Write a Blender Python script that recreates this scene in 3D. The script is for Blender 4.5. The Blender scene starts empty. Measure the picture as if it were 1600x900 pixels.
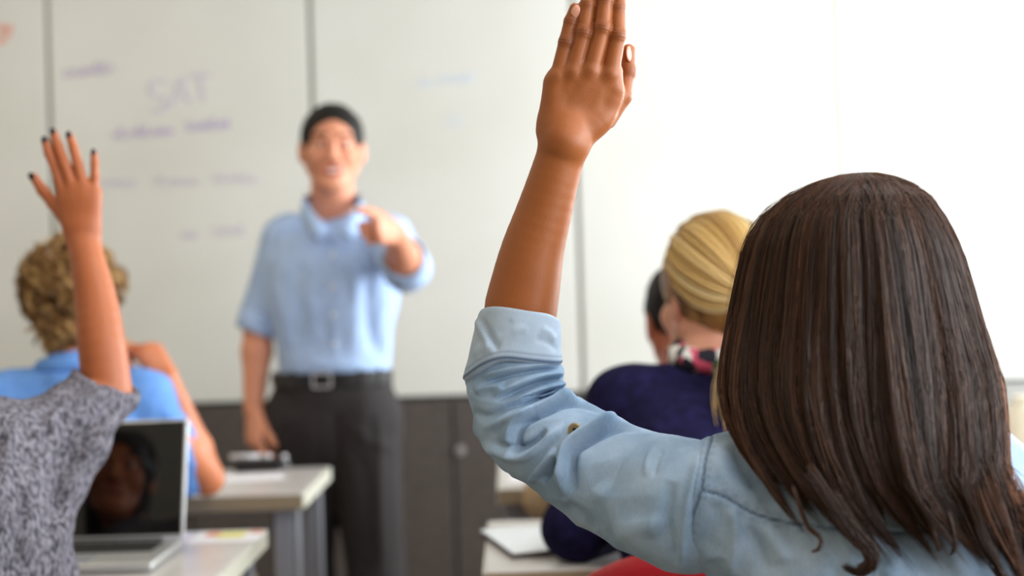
import bpy, bmesh, math
import numpy as np
from mathutils import Vector, Matrix

# ------------------------------------------------------------------ camera
SC = bpy.context.scene
FPX, CAMZ, ROLL = 2222.2, 1.21, math.radians(1.7)
cr, sr = math.cos(ROLL), math.sin(ROLL)
cam_d = bpy.data.cameras.new('camera')
cam = bpy.data.objects.new('camera', cam_d)
SC.collection.objects.link(cam)
cam_d.sensor_width = 36.0
cam_d.lens = 50.0
cam_d.clip_start = 0.05
cam_d.dof.use_dof = True
cam_d.dof.focus_distance = 1.44
cam_d.dof.aperture_fstop = 2.8
cam.matrix_world = Matrix(((cr, sr, 0, 0), (0, 0, -1, 0), (-sr, cr, 0, CAMZ), (0, 0, 0, 1)))
SC.camera = cam

# ------------------------------------------------------------------ view transform and exposure
SC.view_settings.view_transform = 'Standard'
SC.view_settings.look = 'None'
SC.view_settings.gamma = 1.0
SC.view_settings.use_curve_mapping = False
SC.view_settings.exposure = 0.0
SC.cycles.max_bounces = 6
SC.cycles.diffuse_bounces = 4
SC.cycles.glossy_bounces = 3
SC.cycles.caustics_reflective = False
SC.cycles.caustics_refractive = False
SC.cycles.sample_clamp_indirect = 4.0

# ------------------------------------------------------------------ world: overcast daylight outside the windows
world = bpy.data.worlds.new('daylight')
SC.world = world
world.use_nodes = True
world.node_tree.nodes['Background'].inputs[0].default_value = (0.80, 0.90, 1.0, 1)
world.node_tree.nodes['Background'].inputs[1].default_value = 1.0

# ------------------------------------------------------------------ daylight through the window wall (right) and added ceiling fill
def area(name, loc, rot, sx, sy, power, col):
    L = bpy.data.lights.new(name, 'AREA')
    L.shape = 'RECTANGLE'; L.size = sx; L.size_y = sy; L.energy = power; L.color = col
    o = bpy.data.objects.new(name, L)
    SC.collection.objects.link(o)
    o.location = loc; o.rotation_euler = rot
    return o
WIN_Y = [(-2.6, -1.35), (-1.1, 0.15), (0.4, 1.65), (1.9, 3.15), (3.4, 4.65)]
WIN_P = [28, 76, 82, 24, 176]
for (y0, y1), p in zip(WIN_Y, WIN_P):
    area('window_daylight', (2.72, (y0 + y1) / 2, 1.72), (0, math.radians(90), 0), 1.55, 1.2, p, (0.90, 0.96, 1.0))
CEIL = [(-0.6, -1.9), (0.9, -1.2), (-1.5, 1.3), (0.9, 1.3), (-1.7, 3.6), (0.7, 3.6)]
CEIL_P = [6, 30, 6, 18, 8, 2]
CEIL_C = [(1.0, 0.86, 0.66), (0.96, 0.97, 1.0)] * 3
for (x, y), p, c in zip(CEIL, CEIL_P, CEIL_C):
    area('ceiling_fill_light', (x, y, 2.70), (0, 0, 0), 1.1, 0.28, p, c)  # unseen lamps added as fill from above

# ------------------------------------------------------------------ helpers
COL = SC.collection
WP = {}
def V3(*a): return np.array(a, float)
def W(px, py, d):
    """photo pixel + distance -> metres in the room"""
    u = (px - 800.0) / FPX * d; v = (450.0 - py) / FPX * d
    return V3(u * cr + v * sr, d, CAMZ - u * sr + v * cr)
def PX(P):
    x, y, z = P[:, 0], P[:, 1], P[:, 2] - CAMZ
    u = x * cr - z * sr; v = x * sr + z * cr
    return np.stack([800 + u / y * FPX, 450 - v / y * FPX], 1)
def nrm(v):
    v = np.asarray(v, float); return v / (np.linalg.norm(v) + 1e-12)
def lin(c):
    c = np.array(c, float) / 255.0
    c = np.where(c <= 0.04045, c / 12.92, ((c + 0.055) / 1.055) ** 2.4)
    return (float(c[0]), float(c[1]), float(c[2]), 1.0)
def tag(o, label=None, cat=None, group=None, kind=None):
    if label: o['label'] = label
    if cat: o['category'] = cat
    if group: o['group'] = group
    if kind: o['kind'] = kind
    return o
def empty(name, loc):
    o = bpy.data.objects.new(name, None); COL.objects.link(o)
    o.empty_display_size = 0.1; o.location = loc; WP[o.name] = np.array(loc, float)
    return o
def thing(name, loc, label, cat, group=None):
    return tag(empty(name, loc), label, cat, group)
def mk(name, verts, faces, mat, parent=None, smooth=True, attrs=None):
    verts = np.asarray(verts, np.float64)
    if parent is not None: verts = verts - WP[parent.name]
    me = bpy.data.meshes.new(name)
    if isinstance(faces, np.ndarray):
        n, k = faces.shape
        me.vertices.add(len(verts)); me.vertices.foreach_set('co', verts.astype(np.float32).ravel())
        me.loops.add(n * k); me.loops.foreach_set('vertex_index', faces.astype(np.int32).ravel())
        me.polygons.add(n); me.polygons.foreach_set('loop_start', np.arange(0, n * k, k, dtype=np.int32))
        try: me.polygons.foreach_set('loop_total', np.full(n, k, np.int32))
        except Exception: pass
        me.update(calc_edges=True); me.validate()
    else:
        me.from_pydata([tuple(v) for v in verts], [], faces); me.update()
    me.polygons.foreach_set('use_smooth', np.full(len(me.polygons), smooth))
    if attrs:
        for an, av in attrs.items():
            a = me.attributes.new(an, 'FLOAT', 'POINT'); a.data.foreach_set('value', np.asarray(av, np.float32))
    if mat: me.materials.append(mat)
    o = bpy.data.objects.new(name, me); COL.objects.link(o)
    if parent is not None: o.parent = parent
    WP[o.name] = WP[parent.name] if parent is not None else np.zeros(3)
    return o

class B:
    """collects simple solids into one mesh"""
    def __init__(s): s.v = []; s.f = []
    def add(s, v, f):
        n = len(s.v); s.v += [tuple(map(float, p)) for p in v]; s.f += [tuple(i + n for i in q) for q in f]; return s
    def box(s, lo, hi, bev=0.0, M=None, seg=2):
        bm = bmesh.new(); bmesh.ops.create_cube(bm, size=1.0)
        lo = np.array(lo, float); hi = np.array(hi, float)
        for v in bm.verts: v.co = Vector(tuple((lo + hi) / 2 + np.array(v.co) * (hi - lo)))
        if bev > 0: bmesh.ops.bevel(bm, geom=bm.edges[:], offset=bev, segments=seg, profile=0.5, affect='EDGES')
        vs = [np.array(v.co) for v in bm.verts]
        for i, v in enumerate(bm.verts): v.index = i
        fs = [[v.index for v in f.verts] for f in bm.faces]; bm.free()
        if M is not None: vs = [M(v) for v in vs]
        return s.add(vs, fs)
    def tube(s, pts, rad, n=12, cap=True, flat=None):
        pts = [np.array(p, float) for p in pts]; m = len(pts)
        rad = [rad] * m if np.isscalar(rad) else rad
        vs = []; ref = None
        for i, p in enumerate(pts):
            t = nrm(pts[min(i + 1, m - 1)] - pts[max(i - 1, 0)])
            if ref is None:
                ref = V3(0, 0, 1) if abs(t[2]) < 0.9 else V3(1, 0, 0)
            a = nrm(ref - t * np.dot(ref, t)); ref = a; b = np.cross(t, a)
            for k in range(n):
                q = 2 * math.pi * k / n
                off = (a * math.cos(q) + b * math.sin(q)) * rad[i]
                if flat is not None: off = off - flat[0] * np.dot(off, flat[0]) * (1 - flat[1])
                vs.append(p + off)
        fs = [(i * n + k, i * n + (k + 1) % n, (i + 1) * n + (k + 1) % n, (i + 1) * n + k) for i in range(m - 1) for k in range(n)]
        if cap: fs += [tuple(range(n - 1, -1, -1)), tuple(range((m - 1) * n, m * n))]
        return s.add(vs, fs)
    def lathe(s, c, prof, n=24):
        vs = []; m = len(prof)
        for r, z in prof:
            for k in range(n):
                q = 2 * math.pi * k / n; vs.append((c[0] + r * math.cos(q), c[1] + r * math.sin(q), c[2] + z))
        fs = [(i * n + k, i * n + (k + 1) % n, (i + 1) * n + (k + 1) % n, (i + 1) * n + k) for i in range(m - 1) for k in range(n)]
        fs += [tuple(range(n - 1, -1, -1)), tuple(range((m - 1) * n, m * n))]
        return s.add(vs, fs)
    def ball(s, c, r, n=16, m=10, R=None):
        r = np.array([r] * 3 if np.isscalar(r) else r, float); vs = [];
        for i in range(m + 1):
            th = math.pi * i / m
            for k in range(n):
                q = 2 * math.pi * k / n
                p = V3(math.sin(th) * math.cos(q), math.sin(th) * math.sin(q), math.cos(th)) * r
                vs.append(np.array(c) + (p if R is None else R @ p))
        fs = [(i * n + k, (i + 1) * n + k, (i + 1) * n + (k + 1) % n, i * n + (k + 1) % n) for i in range(m) for k in range(n)]
        return s.add(vs, fs)
    def build(s, name, mat, parent=None, smooth=False):
        o = mk(name, s.v, s.f, mat, parent, smooth)
        return o

def catmull(pts, n):
    """smooth interpolation of rows of numbers"""
    P = np.array(pts, float); m = len(P)
    t = np.linspace(0, m - 1, n); i = np.clip(t.astype(int), 0, m - 2); f = (t - i)[:, None]
    g = lambda k: P[np.clip(k, 0, m - 1)]
    p0, p1, p2, p3 = g(i - 1), g(i), g(i + 1), g(i + 2)
    return 0.5 * (2 * p1 + (p2 - p0) * f + (2 * p0 - 5 * p1 + 4 * p2 - p3) * f * f + (3 * p1 - p0 - 3 * p2 + p3) * f ** 3)

def vnoise(P, seed=0):
    P = np.asarray(P, float) + seed * 17.31
    i = np.floor(P).astype(np.int64); f = P - i; f = f * f * (3 - 2 * f)
    def h(a, b, c):
        n = (a * 73856093) ^ (b * 19349663) ^ (c * 83492791)
        n = (n ^ (n >> 13)) * 1274126177 & 0x7fffffff
        n = (n ^ (n >> 15)) * 1911520717 & 0x7fffffff
        return ((n >> 8) & 0xffff) / 32767.5 - 1
    r = 0
    for dx in (0, 1):
        for dy in (0, 1):
            for dz in (0, 1):
                w = (f[..., 0] if dx else 1 - f[..., 0]) * (f[..., 1] if dy else 1 - f[..., 1]) * (f[..., 2] if dz else 1 - f[..., 2])
                r = r + w * h(i[..., 0] + dx, i[..., 1] + dy, i[..., 2] + dz)
    return r
def polydist(Q, pts):
    """distance of 2D points to a polyline, plus which side (sign)"""
    pts = catmull(pts, max(len(pts) * 4, 6)); best = np.full(len(Q), 1e9); sgn = np.zeros(len(Q)); tt = np.zeros(len(Q))
    for k in range(len(pts) - 1):
        a, b = pts[k], pts[k + 1]; ab = b - a; L2 = ab @ ab + 1e-9
        t = np.clip(((Q - a) @ ab) / L2, 0, 1); dlt = Q - (a + t[:, None] * ab); dd = np.hypot(dlt[:, 0], dlt[:, 1])
        m = dd < best; best[m] = dd[m]; sgn[m] = np.sign(ab[0] * dlt[m, 1] - ab[1] * dlt[m, 0]); tt[m] = (k + t[m]) / (len(pts) - 1)
    return best, sgn, tt

# ------------------------------------------------------------------ signed distance modelling of bodies and clothes
def axis(lo, hi, step, fine=()):
    out = [lo]
    while out[-1] < hi:
        s = step
        for a, b, fs in fine:
            if a - 0.5 * step <= out[-1] < b: s = min(s, fs)
        out.append(out[-1] + s)
    return np.array(out)
def cone(a, b, ra, rb=None, k=0.015, flat=None, clip=None, op='add'):
    return dict(t='c', a=np.array(a, float), b=np.array(b, float), ra=ra, rb=ra if rb is None else rb, k=k, flat=flat, clip=clip, op=op)
def ell(c, r, R=None, k=0.015, op='add', clip=None):
    return dict(t='e', c=np.array(c, float), r=np.array([r] * 3 if np.isscalar(r) else r, float), R=np.eye(3) if R is None else np.array(R, float), k=k, op=op, clip=clip)
class Field:
    def __init__(s, xs, ys, zs):
        s.ax = [xs, ys, zs]; s.F = np.full((len(xs), len(ys), len(zs)), 0.5, np.float32)
    def _sl(s, lo, hi):
        r = []
        for a, l, h in zip(s.ax, lo, hi):
            i0 = max(0, np.searchsorted(a, l) - 1); i1 = min(len(a), np.searchsorted(a, h) + 1)
            if i1 <= i0: return None
            r.append(slice(i0, i1))
        return tuple(r)
    def _bb(s, p):
        pad = p['k'] * 2 + 0.012
        if p['t'] == 'c':
            r = max(p['ra'], p['rb']); lo = np.minimum(p['a'], p['b']) - r - pad; hi = np.maximum(p['a'], p['b']) + r + pad
        else:
            r = max(p['r']); lo = p['c'] - r - pad; hi = p['c'] + r + pad
        return lo, hi
    def _ev(s, p, sl):
        X, Y, Z = np.meshgrid(s.ax[0][sl[0]], s.ax[1][sl[1]], s.ax[2][sl[2]], indexing='ij', sparse=True)
        if p['t'] == 'c':
            a, b = p['a'], p['b']; ab = b - a; L2 = float(ab @ ab) + 1e-12
            x, y, z = X - a[0], Y - a[1], Z - a[2]
            t = np.clip((x * ab[0] + y * ab[1] + z * ab[2]) / L2, 0, 1)
            x = x - t * ab[0]; y = y - t * ab[1]; z = z - t * ab[2]
            r = p['ra'] + (p['rb'] - p['ra']) * t
            if p['flat'] is not None:
                n, f = p['flat']; dn = x * n[0] + y * n[1] + z * n[2]
                tot = x * x + y * y + z * z - dn * dn
                l = np.sqrt(tot + (dn / f) ** 2); g = np.sqrt(tot + (dn / f ** 2) ** 2) + 1e-9
                D = (l - r) * np.clip(l / g, 0.3, 1)
            else:
                D = np.sqrt(x * x + y * y + z * z) - r
        else:
            c, r, R = p['c'], p['r'], p['R']
            x, y, z = X - c[0], Y - c[1], Z - c[2]
            q = [(x * R[0, i] + y * R[1, i] + z * R[2, i]) / r[i] for i in range(3)]
            l = np.sqrt(q[0] ** 2 + q[1] ** 2 + q[2] ** 2); g = np.sqrt((q[0] / r[0]) ** 2 + (q[1] / r[1]) ** 2 + (q[2] / r[2]) ** 2) + 1e-9
            D = l * (l - 1) / g
        if p['clip']:
            for p0, n in p['clip']:
                D = np.maximum(D, (X - p0[0]) * n[0] + (Y - p0[1]) * n[1] + (Z - p0[2]) * n[2])
        return D.astype(np.float32)
    @staticmethod
    def smin(a, b, k):
        if k <= 0: return np.minimum(a, b)
        h = np.clip(0.5 + 0.5 * (b - a) / k, 0, 1)
        return b + (a - b) * h - k * h * (1 - h)
    def add(s, prims):
        for p in prims:
            sl = s._sl(*s._bb(p))
            if sl is None: continue
            D = s._ev(p, sl)
            if p['op'] == 'add': s.F[sl] = s.smin(s.F[sl], D, p['k'])
            else: s.F[sl] = -s.smin(-s.F[sl], D, p['k'])
        return s
    def group(s, prims, k, inner=None):
        bb = [s._bb(p) for p in prims]
        lo = np.min([b[0] for b in bb], 0) - k; hi = np.max([b[1] for b in bb], 0) + k
        sl = s._sl(lo, hi)
        if sl is None: return
        G = np.full(s.F[sl].shape, 0.5, np.float32)
        for p in prims:
            D = s._ev(p, sl); G = s.smin(G, D, p['k'] if inner is None else inner) if p['op'] == 'add' else -s.smin(-G, D, p['k'])
        s.F[sl] = s.smin(s.F[sl], G, k)
    def mesh(s):
        F = s.F; F[0] = F[-1] = 0.5; F[:, 0] = F[:, -1] = 0.5; F[:, :, 0] = F[:, :, -1] = 0.5
        S = F < 0; nx, ny, nz = F.shape
        cnt = np.zeros((nx - 1, ny - 1, nz - 1), np.int8)
        for dx in (0, 1):
            for dy in (0, 1):
                for dz in (0, 1): cnt += S[dx:nx - 1 + dx, dy:ny - 1 + dy, dz:nz - 1 + dz]
        act = (cnt > 0) & (cnt < 8); I = np.argwhere(act); idx = np.full(act.shape, -1, np.int32); idx[act] = np.arange(len(I))
        val = {}
        for dx in (0, 1):
            for dy in (0, 1):
                for dz in (0, 1): val[(dx, dy, dz)] = F[I[:, 0] + dx, I[:, 1] + dy, I[:, 2] + dz].astype(float)
        acc = np.zeros((len(I), 3)); n = np.zeros(len(I))
        ks = list(val)
        for A in ks:
            for ax_ in range(3):
                if A[ax_] == 0:
                    Bk = list(A); Bk[ax_] = 1; a, b = val[A], val[tuple(Bk)]
                    m = (a < 0) != (b < 0); t = np.where(m, a / np.where(m, a - b, 1), 0)
                    for j in range(3): acc[:, j] += np.where(m, (A[j] + (t if j == ax_ else 0)), 0)
                    n += m
        acc /= n[:, None]
        P = np.zeros((len(I), 3))
        for j in range(3):
            a = s.ax[j]; P[:, j] = a[I[:, j]] + acc[:, j] * (a[I[:, j] + 1] - a[I[:, j]])
        quads = []
        for ax_ in range(3):
            sh = [slice(1, -1)] * 3; sh[ax_] = slice(0, -1); sh2 = list(sh); sh2[ax_] = slice(1, None)
            s1, s2 = S[tuple(sh)], S[tuple(sh2)]
            E = np.argwhere(s1 != s2)
            if not len(E): continue
            inside = s1[tuple(E.T)]
            G = E.copy()
            for j in range(3):
                if j != ax_: G[:, j] += 1
            o = [(1, 2), (2, 0), (0, 1)][ax_]
            def c(d1, d2):
                q = G.copy(); q[:, o[0]] -= d1; q[:, o[1]] -= d2; return idx[tuple(q.T)]
            q = np.stack([c(1, 1), c(0, 1), c(0, 0), c(1, 0)], 1)
            q[~inside] = q[~inside][:, ::-1]; quads.append(q)
        Q = np.concatenate(quads)
        return P, Q
def vnormals(P, Q):
    n = np.cross(P[Q[:, 2]] - P[Q[:, 0]], P[Q[:, 3]] - P[Q[:, 1]]); N = np.zeros_like(P)
    for j in range(4): 
        for c in range(3): N[:, c] += np.bincount(Q[:, j], n[:, c], len(P))
    return N / (np.linalg.norm(N, axis=1)[:, None] + 1e-12)
def relax(P, Q, it=2, w=0.5):
    e = np.concatenate([Q[:, [0, 1]], Q[:, [1, 2]], Q[:, [2, 3]], Q[:, [3, 0]]]); n = len(P)
    deg = np.bincount(e[:, 0], minlength=n) + np.bincount(e[:, 1], minlength=n)
    for k in range(it * 2):
        ww = w if k % 2 == 0 else -w * 1.03
        A = np.zeros_like(P)
        for c in range(3): A[:, c] = np.bincount(e[:, 0], P[e[:, 1], c], n) + np.bincount(e[:, 1], P[e[:, 0], c], n)
        P = P + ww * (A / deg[:, None] - P)
    return P

# ------------------------------------------------------------------ materials
def mat(name, col, rough=0.6, metal=0.0, spec=0.5, fn=None, **kw):
    m = bpy.data.materials.new(name); m.use_nodes = True
    b = m.node_tree.nodes['Principled BSDF']
    b.inputs['Base Color'].default_value = lin(col) if max(col) > 1.01 else (*col, 1)
    b.inputs['Roughness'].default_value = rough; b.inputs['Metallic'].default_value = metal
    b.inputs['Specular IOR Level'].default_value = spec
    for k, v in kw.items(): b.inputs[k.replace('_', ' ')].default_value = v
    if fn: fn(m.node_tree, b)
    return m
def nd(nt, t, **kw):
    n = nt.nodes.new(t)
    for k, v in kw.items():
        if k.startswith('i_'): n.inputs[k[2:].replace('_', ' ')].default_value = v
        else: setattr(n, k, v)
    return n
def noise_fn(c1, c2, scale=5, detail=3, bump=0.0, bscale=200, stretch=(1, 1, 1), lo=0.35, hi=0.65, bdist=0.001):
    def f(nt, b):
        tc = nd(nt, 'ShaderNodeTexCoord'); mp = nd(nt, 'ShaderNodeMapping'); mp.inputs['Scale'].default_value = stretch
        nt.links.new(tc.outputs['Object'], mp.inputs[0])
        n = nd(nt, 'ShaderNodeTexNoise', i_Scale=scale, i_Detail=detail); nt.links.new(mp.outputs[0], n.inputs['Vector'])
        r = nd(nt, 'ShaderNodeValToRGB'); r.color_ramp.elements[0].position = lo; r.color_ramp.elements[1].position = hi
        r.color_ramp.elements[0].color = lin(c1); r.color_ramp.elements[1].color = lin(c2)
        nt.links.new(n.outputs[0], r.inputs[0]); nt.links.new(r.outputs[0], b.inputs['Base Color'])
        if bump:
            n2 = nd(nt, 'ShaderNodeTexNoise', i_Scale=bscale, i_Detail=2); nt.links.new(mp.outputs[0], n2.inputs['Vector'])
            bp = nd(nt, 'ShaderNodeBump', i_Strength=bump, i_Distance=bdist); nt.links.new(n2.outputs[0], bp.inputs['Height']); nt.links.new(bp.outputs[0], b.inputs['Normal'])
    return f
def skin_mat(name, base, dark):
    def f(nt, b):
        tc = nd(nt, 'ShaderNodeTexCoord')
        n = nd(nt, 'ShaderNodeTexNoise', i_Scale=18, i_Detail=4); nt.links.new(tc.outputs['Object'], n.inputs['Vector'])
        mx = nd(nt, 'ShaderNodeMix', data_type='RGBA'); mx.inputs[6].default_value = lin(base); mx.inputs[7].default_value = lin(dark)
        at = nd(nt, 'ShaderNodeAttribute', attribute_name='mark')
        ma = nd(nt, 'ShaderNodeMath', operation='MULTIPLY_ADD', use_clamp=True); ma.inputs[1].default_value = 0.5; nt.links.new(n.outputs[0], ma.inputs[0]); ma.inputs[1].default_value = 0.35
        nt.links.new(at.outputs['Fac'], ma.inputs[2]); nt.links.new(ma.outputs[0], mx.inputs[0]); nt.links.new(mx.outputs[2], b.inputs['Base Color'])
        v = nd(nt, 'ShaderNodeTexVoronoi', i_Scale=900); nt.links.new(tc.outputs['Object'], v.inputs['Vector'])
        bp = nd(nt, 'ShaderNodeBump', i_Strength=0.25, i_Distance=0.0004); nt.links.new(v.outputs[0], bp.inputs['Height']); nt.links.new(bp.outputs[0], b.inputs['Normal'])
    m = mat(name, base, 0.45, spec=0.4, fn=f)
    b = m.node_tree.nodes['Principled BSDF']
    b.inputs['Subsurface Weight'].default_value = 0.12; b.inputs['Subsurface Radius'].default_value = (1.0, 0.35, 0.2); b.inputs['Subsurface Scale'].default_value = 0.006
    return m
def hair_mat(name, stops, rough=0.38, spec=0.5):
    def f(nt, b):
        at = nd(nt, 'ShaderNodeAttribute', attribute_name='tone')
        r = nd(nt, 'ShaderNodeValToRGB'); els = r.color_ramp.elements
        els[0].position, els[1].position = stops[0][0], stops[-1][0]; els[0].color = lin(stops[0][1]); els[1].color = lin(stops[-1][1])
        for p, c in stops[1:-1]: e = els.new(p); e.color = lin(c)
        nt.links.new(at.outputs['Fac'], r.inputs[0]); nt.links.new(r.outputs[0], b.inputs['Base Color'])
    return mat(name, stops[0][1], rough, spec=spec, fn=f)
def denim_fn(c1, c2, seamc):
    def f(nt, b):
        tc = nd(nt, 'ShaderNodeTexCoord')
        n = nd(nt, 'ShaderNodeTexNoise', i_Scale=14, i_Detail=5, i_Roughness=0.6); nt.links.new(tc.outputs['Object'], n.inputs['Vector'])
        w1 = nd(nt, 'ShaderNodeTexNoise', i_Scale=1.0, i_Detail=2); mp = nd(nt, 'ShaderNodeMapping'); mp.inputs['Scale'].default_value = (1400, 1400, 120); nt.links.new(tc.outputs['Object'], mp.inputs[0]); nt.links.new(mp.outputs[0], w1.inputs['Vector'])
        mx = nd(nt, 'ShaderNodeMix', data_type='RGBA'); mx.inputs[6].default_value = lin(c1); mx.inputs[7].default_value = lin(c2)
        a1 = nd(nt, 'ShaderNodeMath', operation='MULTIPLY_ADD'); a1.inputs[1].default_value = 1.6; a1.inputs[2].default_value = -0.55; nt.links.new(n.outputs[0], a1.inputs[0])
        a2 = nd(nt, 'ShaderNodeMath', operation='MULTIPLY_ADD', use_clamp=True); a2.inputs[1].default_value = 0.5; nt.links.new(w1.outputs[0], a2.inputs[0]); nt.links.new(a1.outputs[0], a2.inputs[2])
        nt.links.new(a2.outputs[0], mx.inputs[0])
        at = nd(nt, 'ShaderNodeAttribute', attribute_name='mark'); m2 = nd(nt, 'ShaderNodeMix', data_type='RGBA'); m2.inputs[7].default_value = lin(seamc)
        nt.links.new(at.outputs['Fac'], m2.inputs[0]); nt.links.new(mx.outputs[2], m2.inputs[6]); nt.links.new(m2.outputs[2], b.inputs['Base Color'])
        bp = nd(nt, 'ShaderNodeBump', i_Strength=0.25, i_Distance=0.0005); nt.links.new(w1.outputs[0], bp.inputs['Height']); nt.links.new(bp.outputs[0], b.inputs['Normal'])
    return f
M = {}
M['wall'] = mat('wall_paint', (186, 178, 160), 0.9, fn=noise_fn((182, 174, 156), (192, 184, 166), 3))
M['back_wall_dark'] = mat('darkened_back_wall', (104, 84, 60), 0.95, fn=noise_fn((94, 74, 52), (114, 92, 66), 40, 4))  # unseen back wall, coloured dark only to dim its reflection in the laptop
M['ceiling'] = mat('ceiling_tile_paint', (214, 210, 200), 0.9)
M['floor'] = mat('floor_linoleum', (150, 140, 125), 0.45, fn=noise_fn((120, 110, 98), (165, 152, 134), 40, 6))
M['board'] = mat('whiteboard_enamel', (216, 215, 209), 0.42, spec=0.35, fn=noise_fn((211, 210, 203), (220, 219, 214), 1.6, 2))
M['alu'] = mat('aluminium_strip', (150, 150, 142), 0.45, metal=0.6)
M['gap'] = mat('dark_joint', (40, 40, 38), 0.8)
M['cab'] = mat('charcoal_laminate', (74, 66, 62), 0.55, fn=noise_fn((70, 62, 58), (80, 72, 68), 60, 4))
M['cab_light'] = mat('light_grey_laminate', (150, 148, 144), 0.6)
M['chrome'] = mat('chrome', (222, 222, 224), 0.3, metal=0.8)
M['purple'] = mat('purple_marker', (204, 197, 208), 0.7)
M['purple2'] = mat('violet_marker', (188, 175, 203), 0.7)
M['pink'] = mat('pink_marker', (225, 165, 150), 0.7)
M['blue'] = mat('pale_blue_marker', (208, 216, 226), 0.7)
M['tabletop'] = mat('pale_laminate', (196, 190, 186), 0.28, fn=noise_fn((190, 184, 180), (201, 196, 192), 8, 3))
M['edge'] = mat('table_edge_band', (205, 202, 186), 0.5)
M['edge_shaded'] = mat('shaded_edge_band', (150, 134, 108), 0.5)  # shade on the front desk edge put into its colour
M['steel'] = mat('grey_powder_steel', (150, 152, 160), 0.4, metal=0.3)
M['laptop'] = mat('brushed_aluminium', (205, 206, 205), 0.32, metal=0.75)
M['screen'] = mat('black_glass_screen', (6, 5, 5), 0.03, spec=0.9)
M['black'] = mat('black_plastic', (18, 17, 17), 0.4)
M['key'] = mat('black_keycap', (22, 21, 22), 0.5)
M['tablet'] = mat('white_glass', (225, 230, 236), 0.12)
M['tablet_edge'] = mat('shaded_metal_edge', (85, 78, 70), 0.35, metal=0.6)  # shaded side of the tablet painted into the metal colour
M['paper'] = mat('paper', (235, 232, 236), 0.8)
M['teal'] = mat('teal_pen', (40, 74, 82), 0.4)
M['red'] = mat('red_plastic', (165, 22, 32), 0.35)
M['blackchair'] = mat('charcoal_plastic', (40, 38, 38), 0.4)
M['wood'] = mat('beech_ply', (196, 160, 112), 0.5, fn=noise_fn((180, 142, 96), (206, 170, 122), 6, 4, stretch=(1, 6, 1)))
M['skin_girl'] = skin_mat('tan_skin', (172, 99, 50), (122, 62, 28))
M['skin_teacher'] = skin_mat('warm_skin', (224, 156, 124), (192, 108, 82))
M['skin_tee'] = skin_mat('tanned_skin', (188, 108, 66), (150, 76, 42))
M['skin_boy'] = skin_mat('light_tan_skin', (214, 132, 90), (182, 96, 60))
M['skin_fair'] = skin_mat('fair_skin', (226, 166, 138), (206, 128, 100))
M['skin_dark'] = skin_mat('brown_skin', (176, 104, 76), (140, 74, 52))
M['denim'] = mat('washed_denim', (150, 175, 195), 0.85, spec=0.2, fn=denim_fn((108, 140, 172), (190, 211, 233), (52, 74, 108)))
M['denim_in'] = mat('denim_reverse', (180, 198, 215), 0.85, spec=0.2, fn=denim_fn((164, 184, 206), (198, 214, 232), (66, 88, 122)))
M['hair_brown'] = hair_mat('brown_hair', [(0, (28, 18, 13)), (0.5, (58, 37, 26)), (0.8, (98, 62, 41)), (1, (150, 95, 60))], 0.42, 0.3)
M['hair_blonde'] = hair_mat('blonde_hair', [(0, (108, 76, 38)), (0.35, (190, 146, 82)), (0.65, (234, 198, 128)), (1, (250, 230, 180))], 0.4)
M['hair_curl'] = hair_mat('dark_blonde_curls', [(0, (70, 45, 22)), (0.4, (146, 102, 54)), (0.75, (210, 168, 104)), (1, (240, 208, 150))], 0.42)
M['hair_black'] = hair_mat('black_hair', [(0, (12, 10, 9)), (1, (28, 23, 20))], 0.6, 0.25)
M['hair_dark'] = hair_mat('dark_brown_hair', [(0, (20, 15, 14)), (1, (52, 38, 32))], 0.45)
M['shirt_blue'] = mat('pale_blue_cotton', (172, 196, 234), 0.85, spec=0.2, fn=noise_fn((168, 192, 232), (180, 204, 238), 90, 2))
M['shirt_in'] = mat('blue_cotton_reverse', (120, 150, 215), 0.85, spec=0.2)
M['polo'] = mat('cornflower_pique', (104, 152, 222), 0.85, spec=0.2, fn=noise_fn((100, 148, 220), (116, 162, 228), 120, 2))
M['navy'] = mat('navy_knit', (24, 22, 52), 0.9, spec=0.1, fn=noise_fn((20, 18, 44), (30, 27, 64), 60, 4, bump=0.5, bscale=500))
M['trouser'] = mat('charcoal_wool', (50, 46, 47), 0.85, spec=0.25, fn=noise_fn((44, 40, 41), (58, 53, 54), 200, 2))
M['jeans'] = mat('dark_jeans', (48, 60, 88), 0.9)
M['khaki'] = mat('khaki_cotton', (206, 176, 142), 0.9)
M['leather'] = mat('black_leather', (26, 24, 24), 0.32)
M['tweed'] = mat('speckled_oatmeal_knit', (176, 150, 118), 0.95, spec=0.1, fn=noise_fn((148, 120, 88), (218, 194, 160), 220, 3, lo=0.3, hi=0.7))
M['tee'] = mat('grey_marl_jersey', (110, 106, 114), 0.95, spec=0.1, fn=noise_fn((66, 63, 70), (144, 140, 150), 215, 3, stretch=(1, 1, 0.45), lo=0.37, hi=0.63))
M['white_eye'] = mat('eye_white', (225, 220, 214), 0.2)
M['iris'] = mat('dark_iris', (34, 20, 14), 0.15)
M['lip'] = mat('lips', (190, 96, 88), 0.4)
M['teeth'] = mat('teeth', (236, 230, 220), 0.3)
M['nail'] = mat('fingernail', (226, 160, 134), 0.22, spec=0.6)
M['nail_dark'] = mat('black_nail_varnish', (22, 18, 34), 0.15)
M['brass'] = mat('antique_brass', (170, 152, 120), 0.35, metal=0.7)
M['pencil'] = mat('orange_pencil', (236, 150, 40), 0.5)
M['cream'] = mat('cream_ceramic', (232, 222, 200), 0.35)

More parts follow.
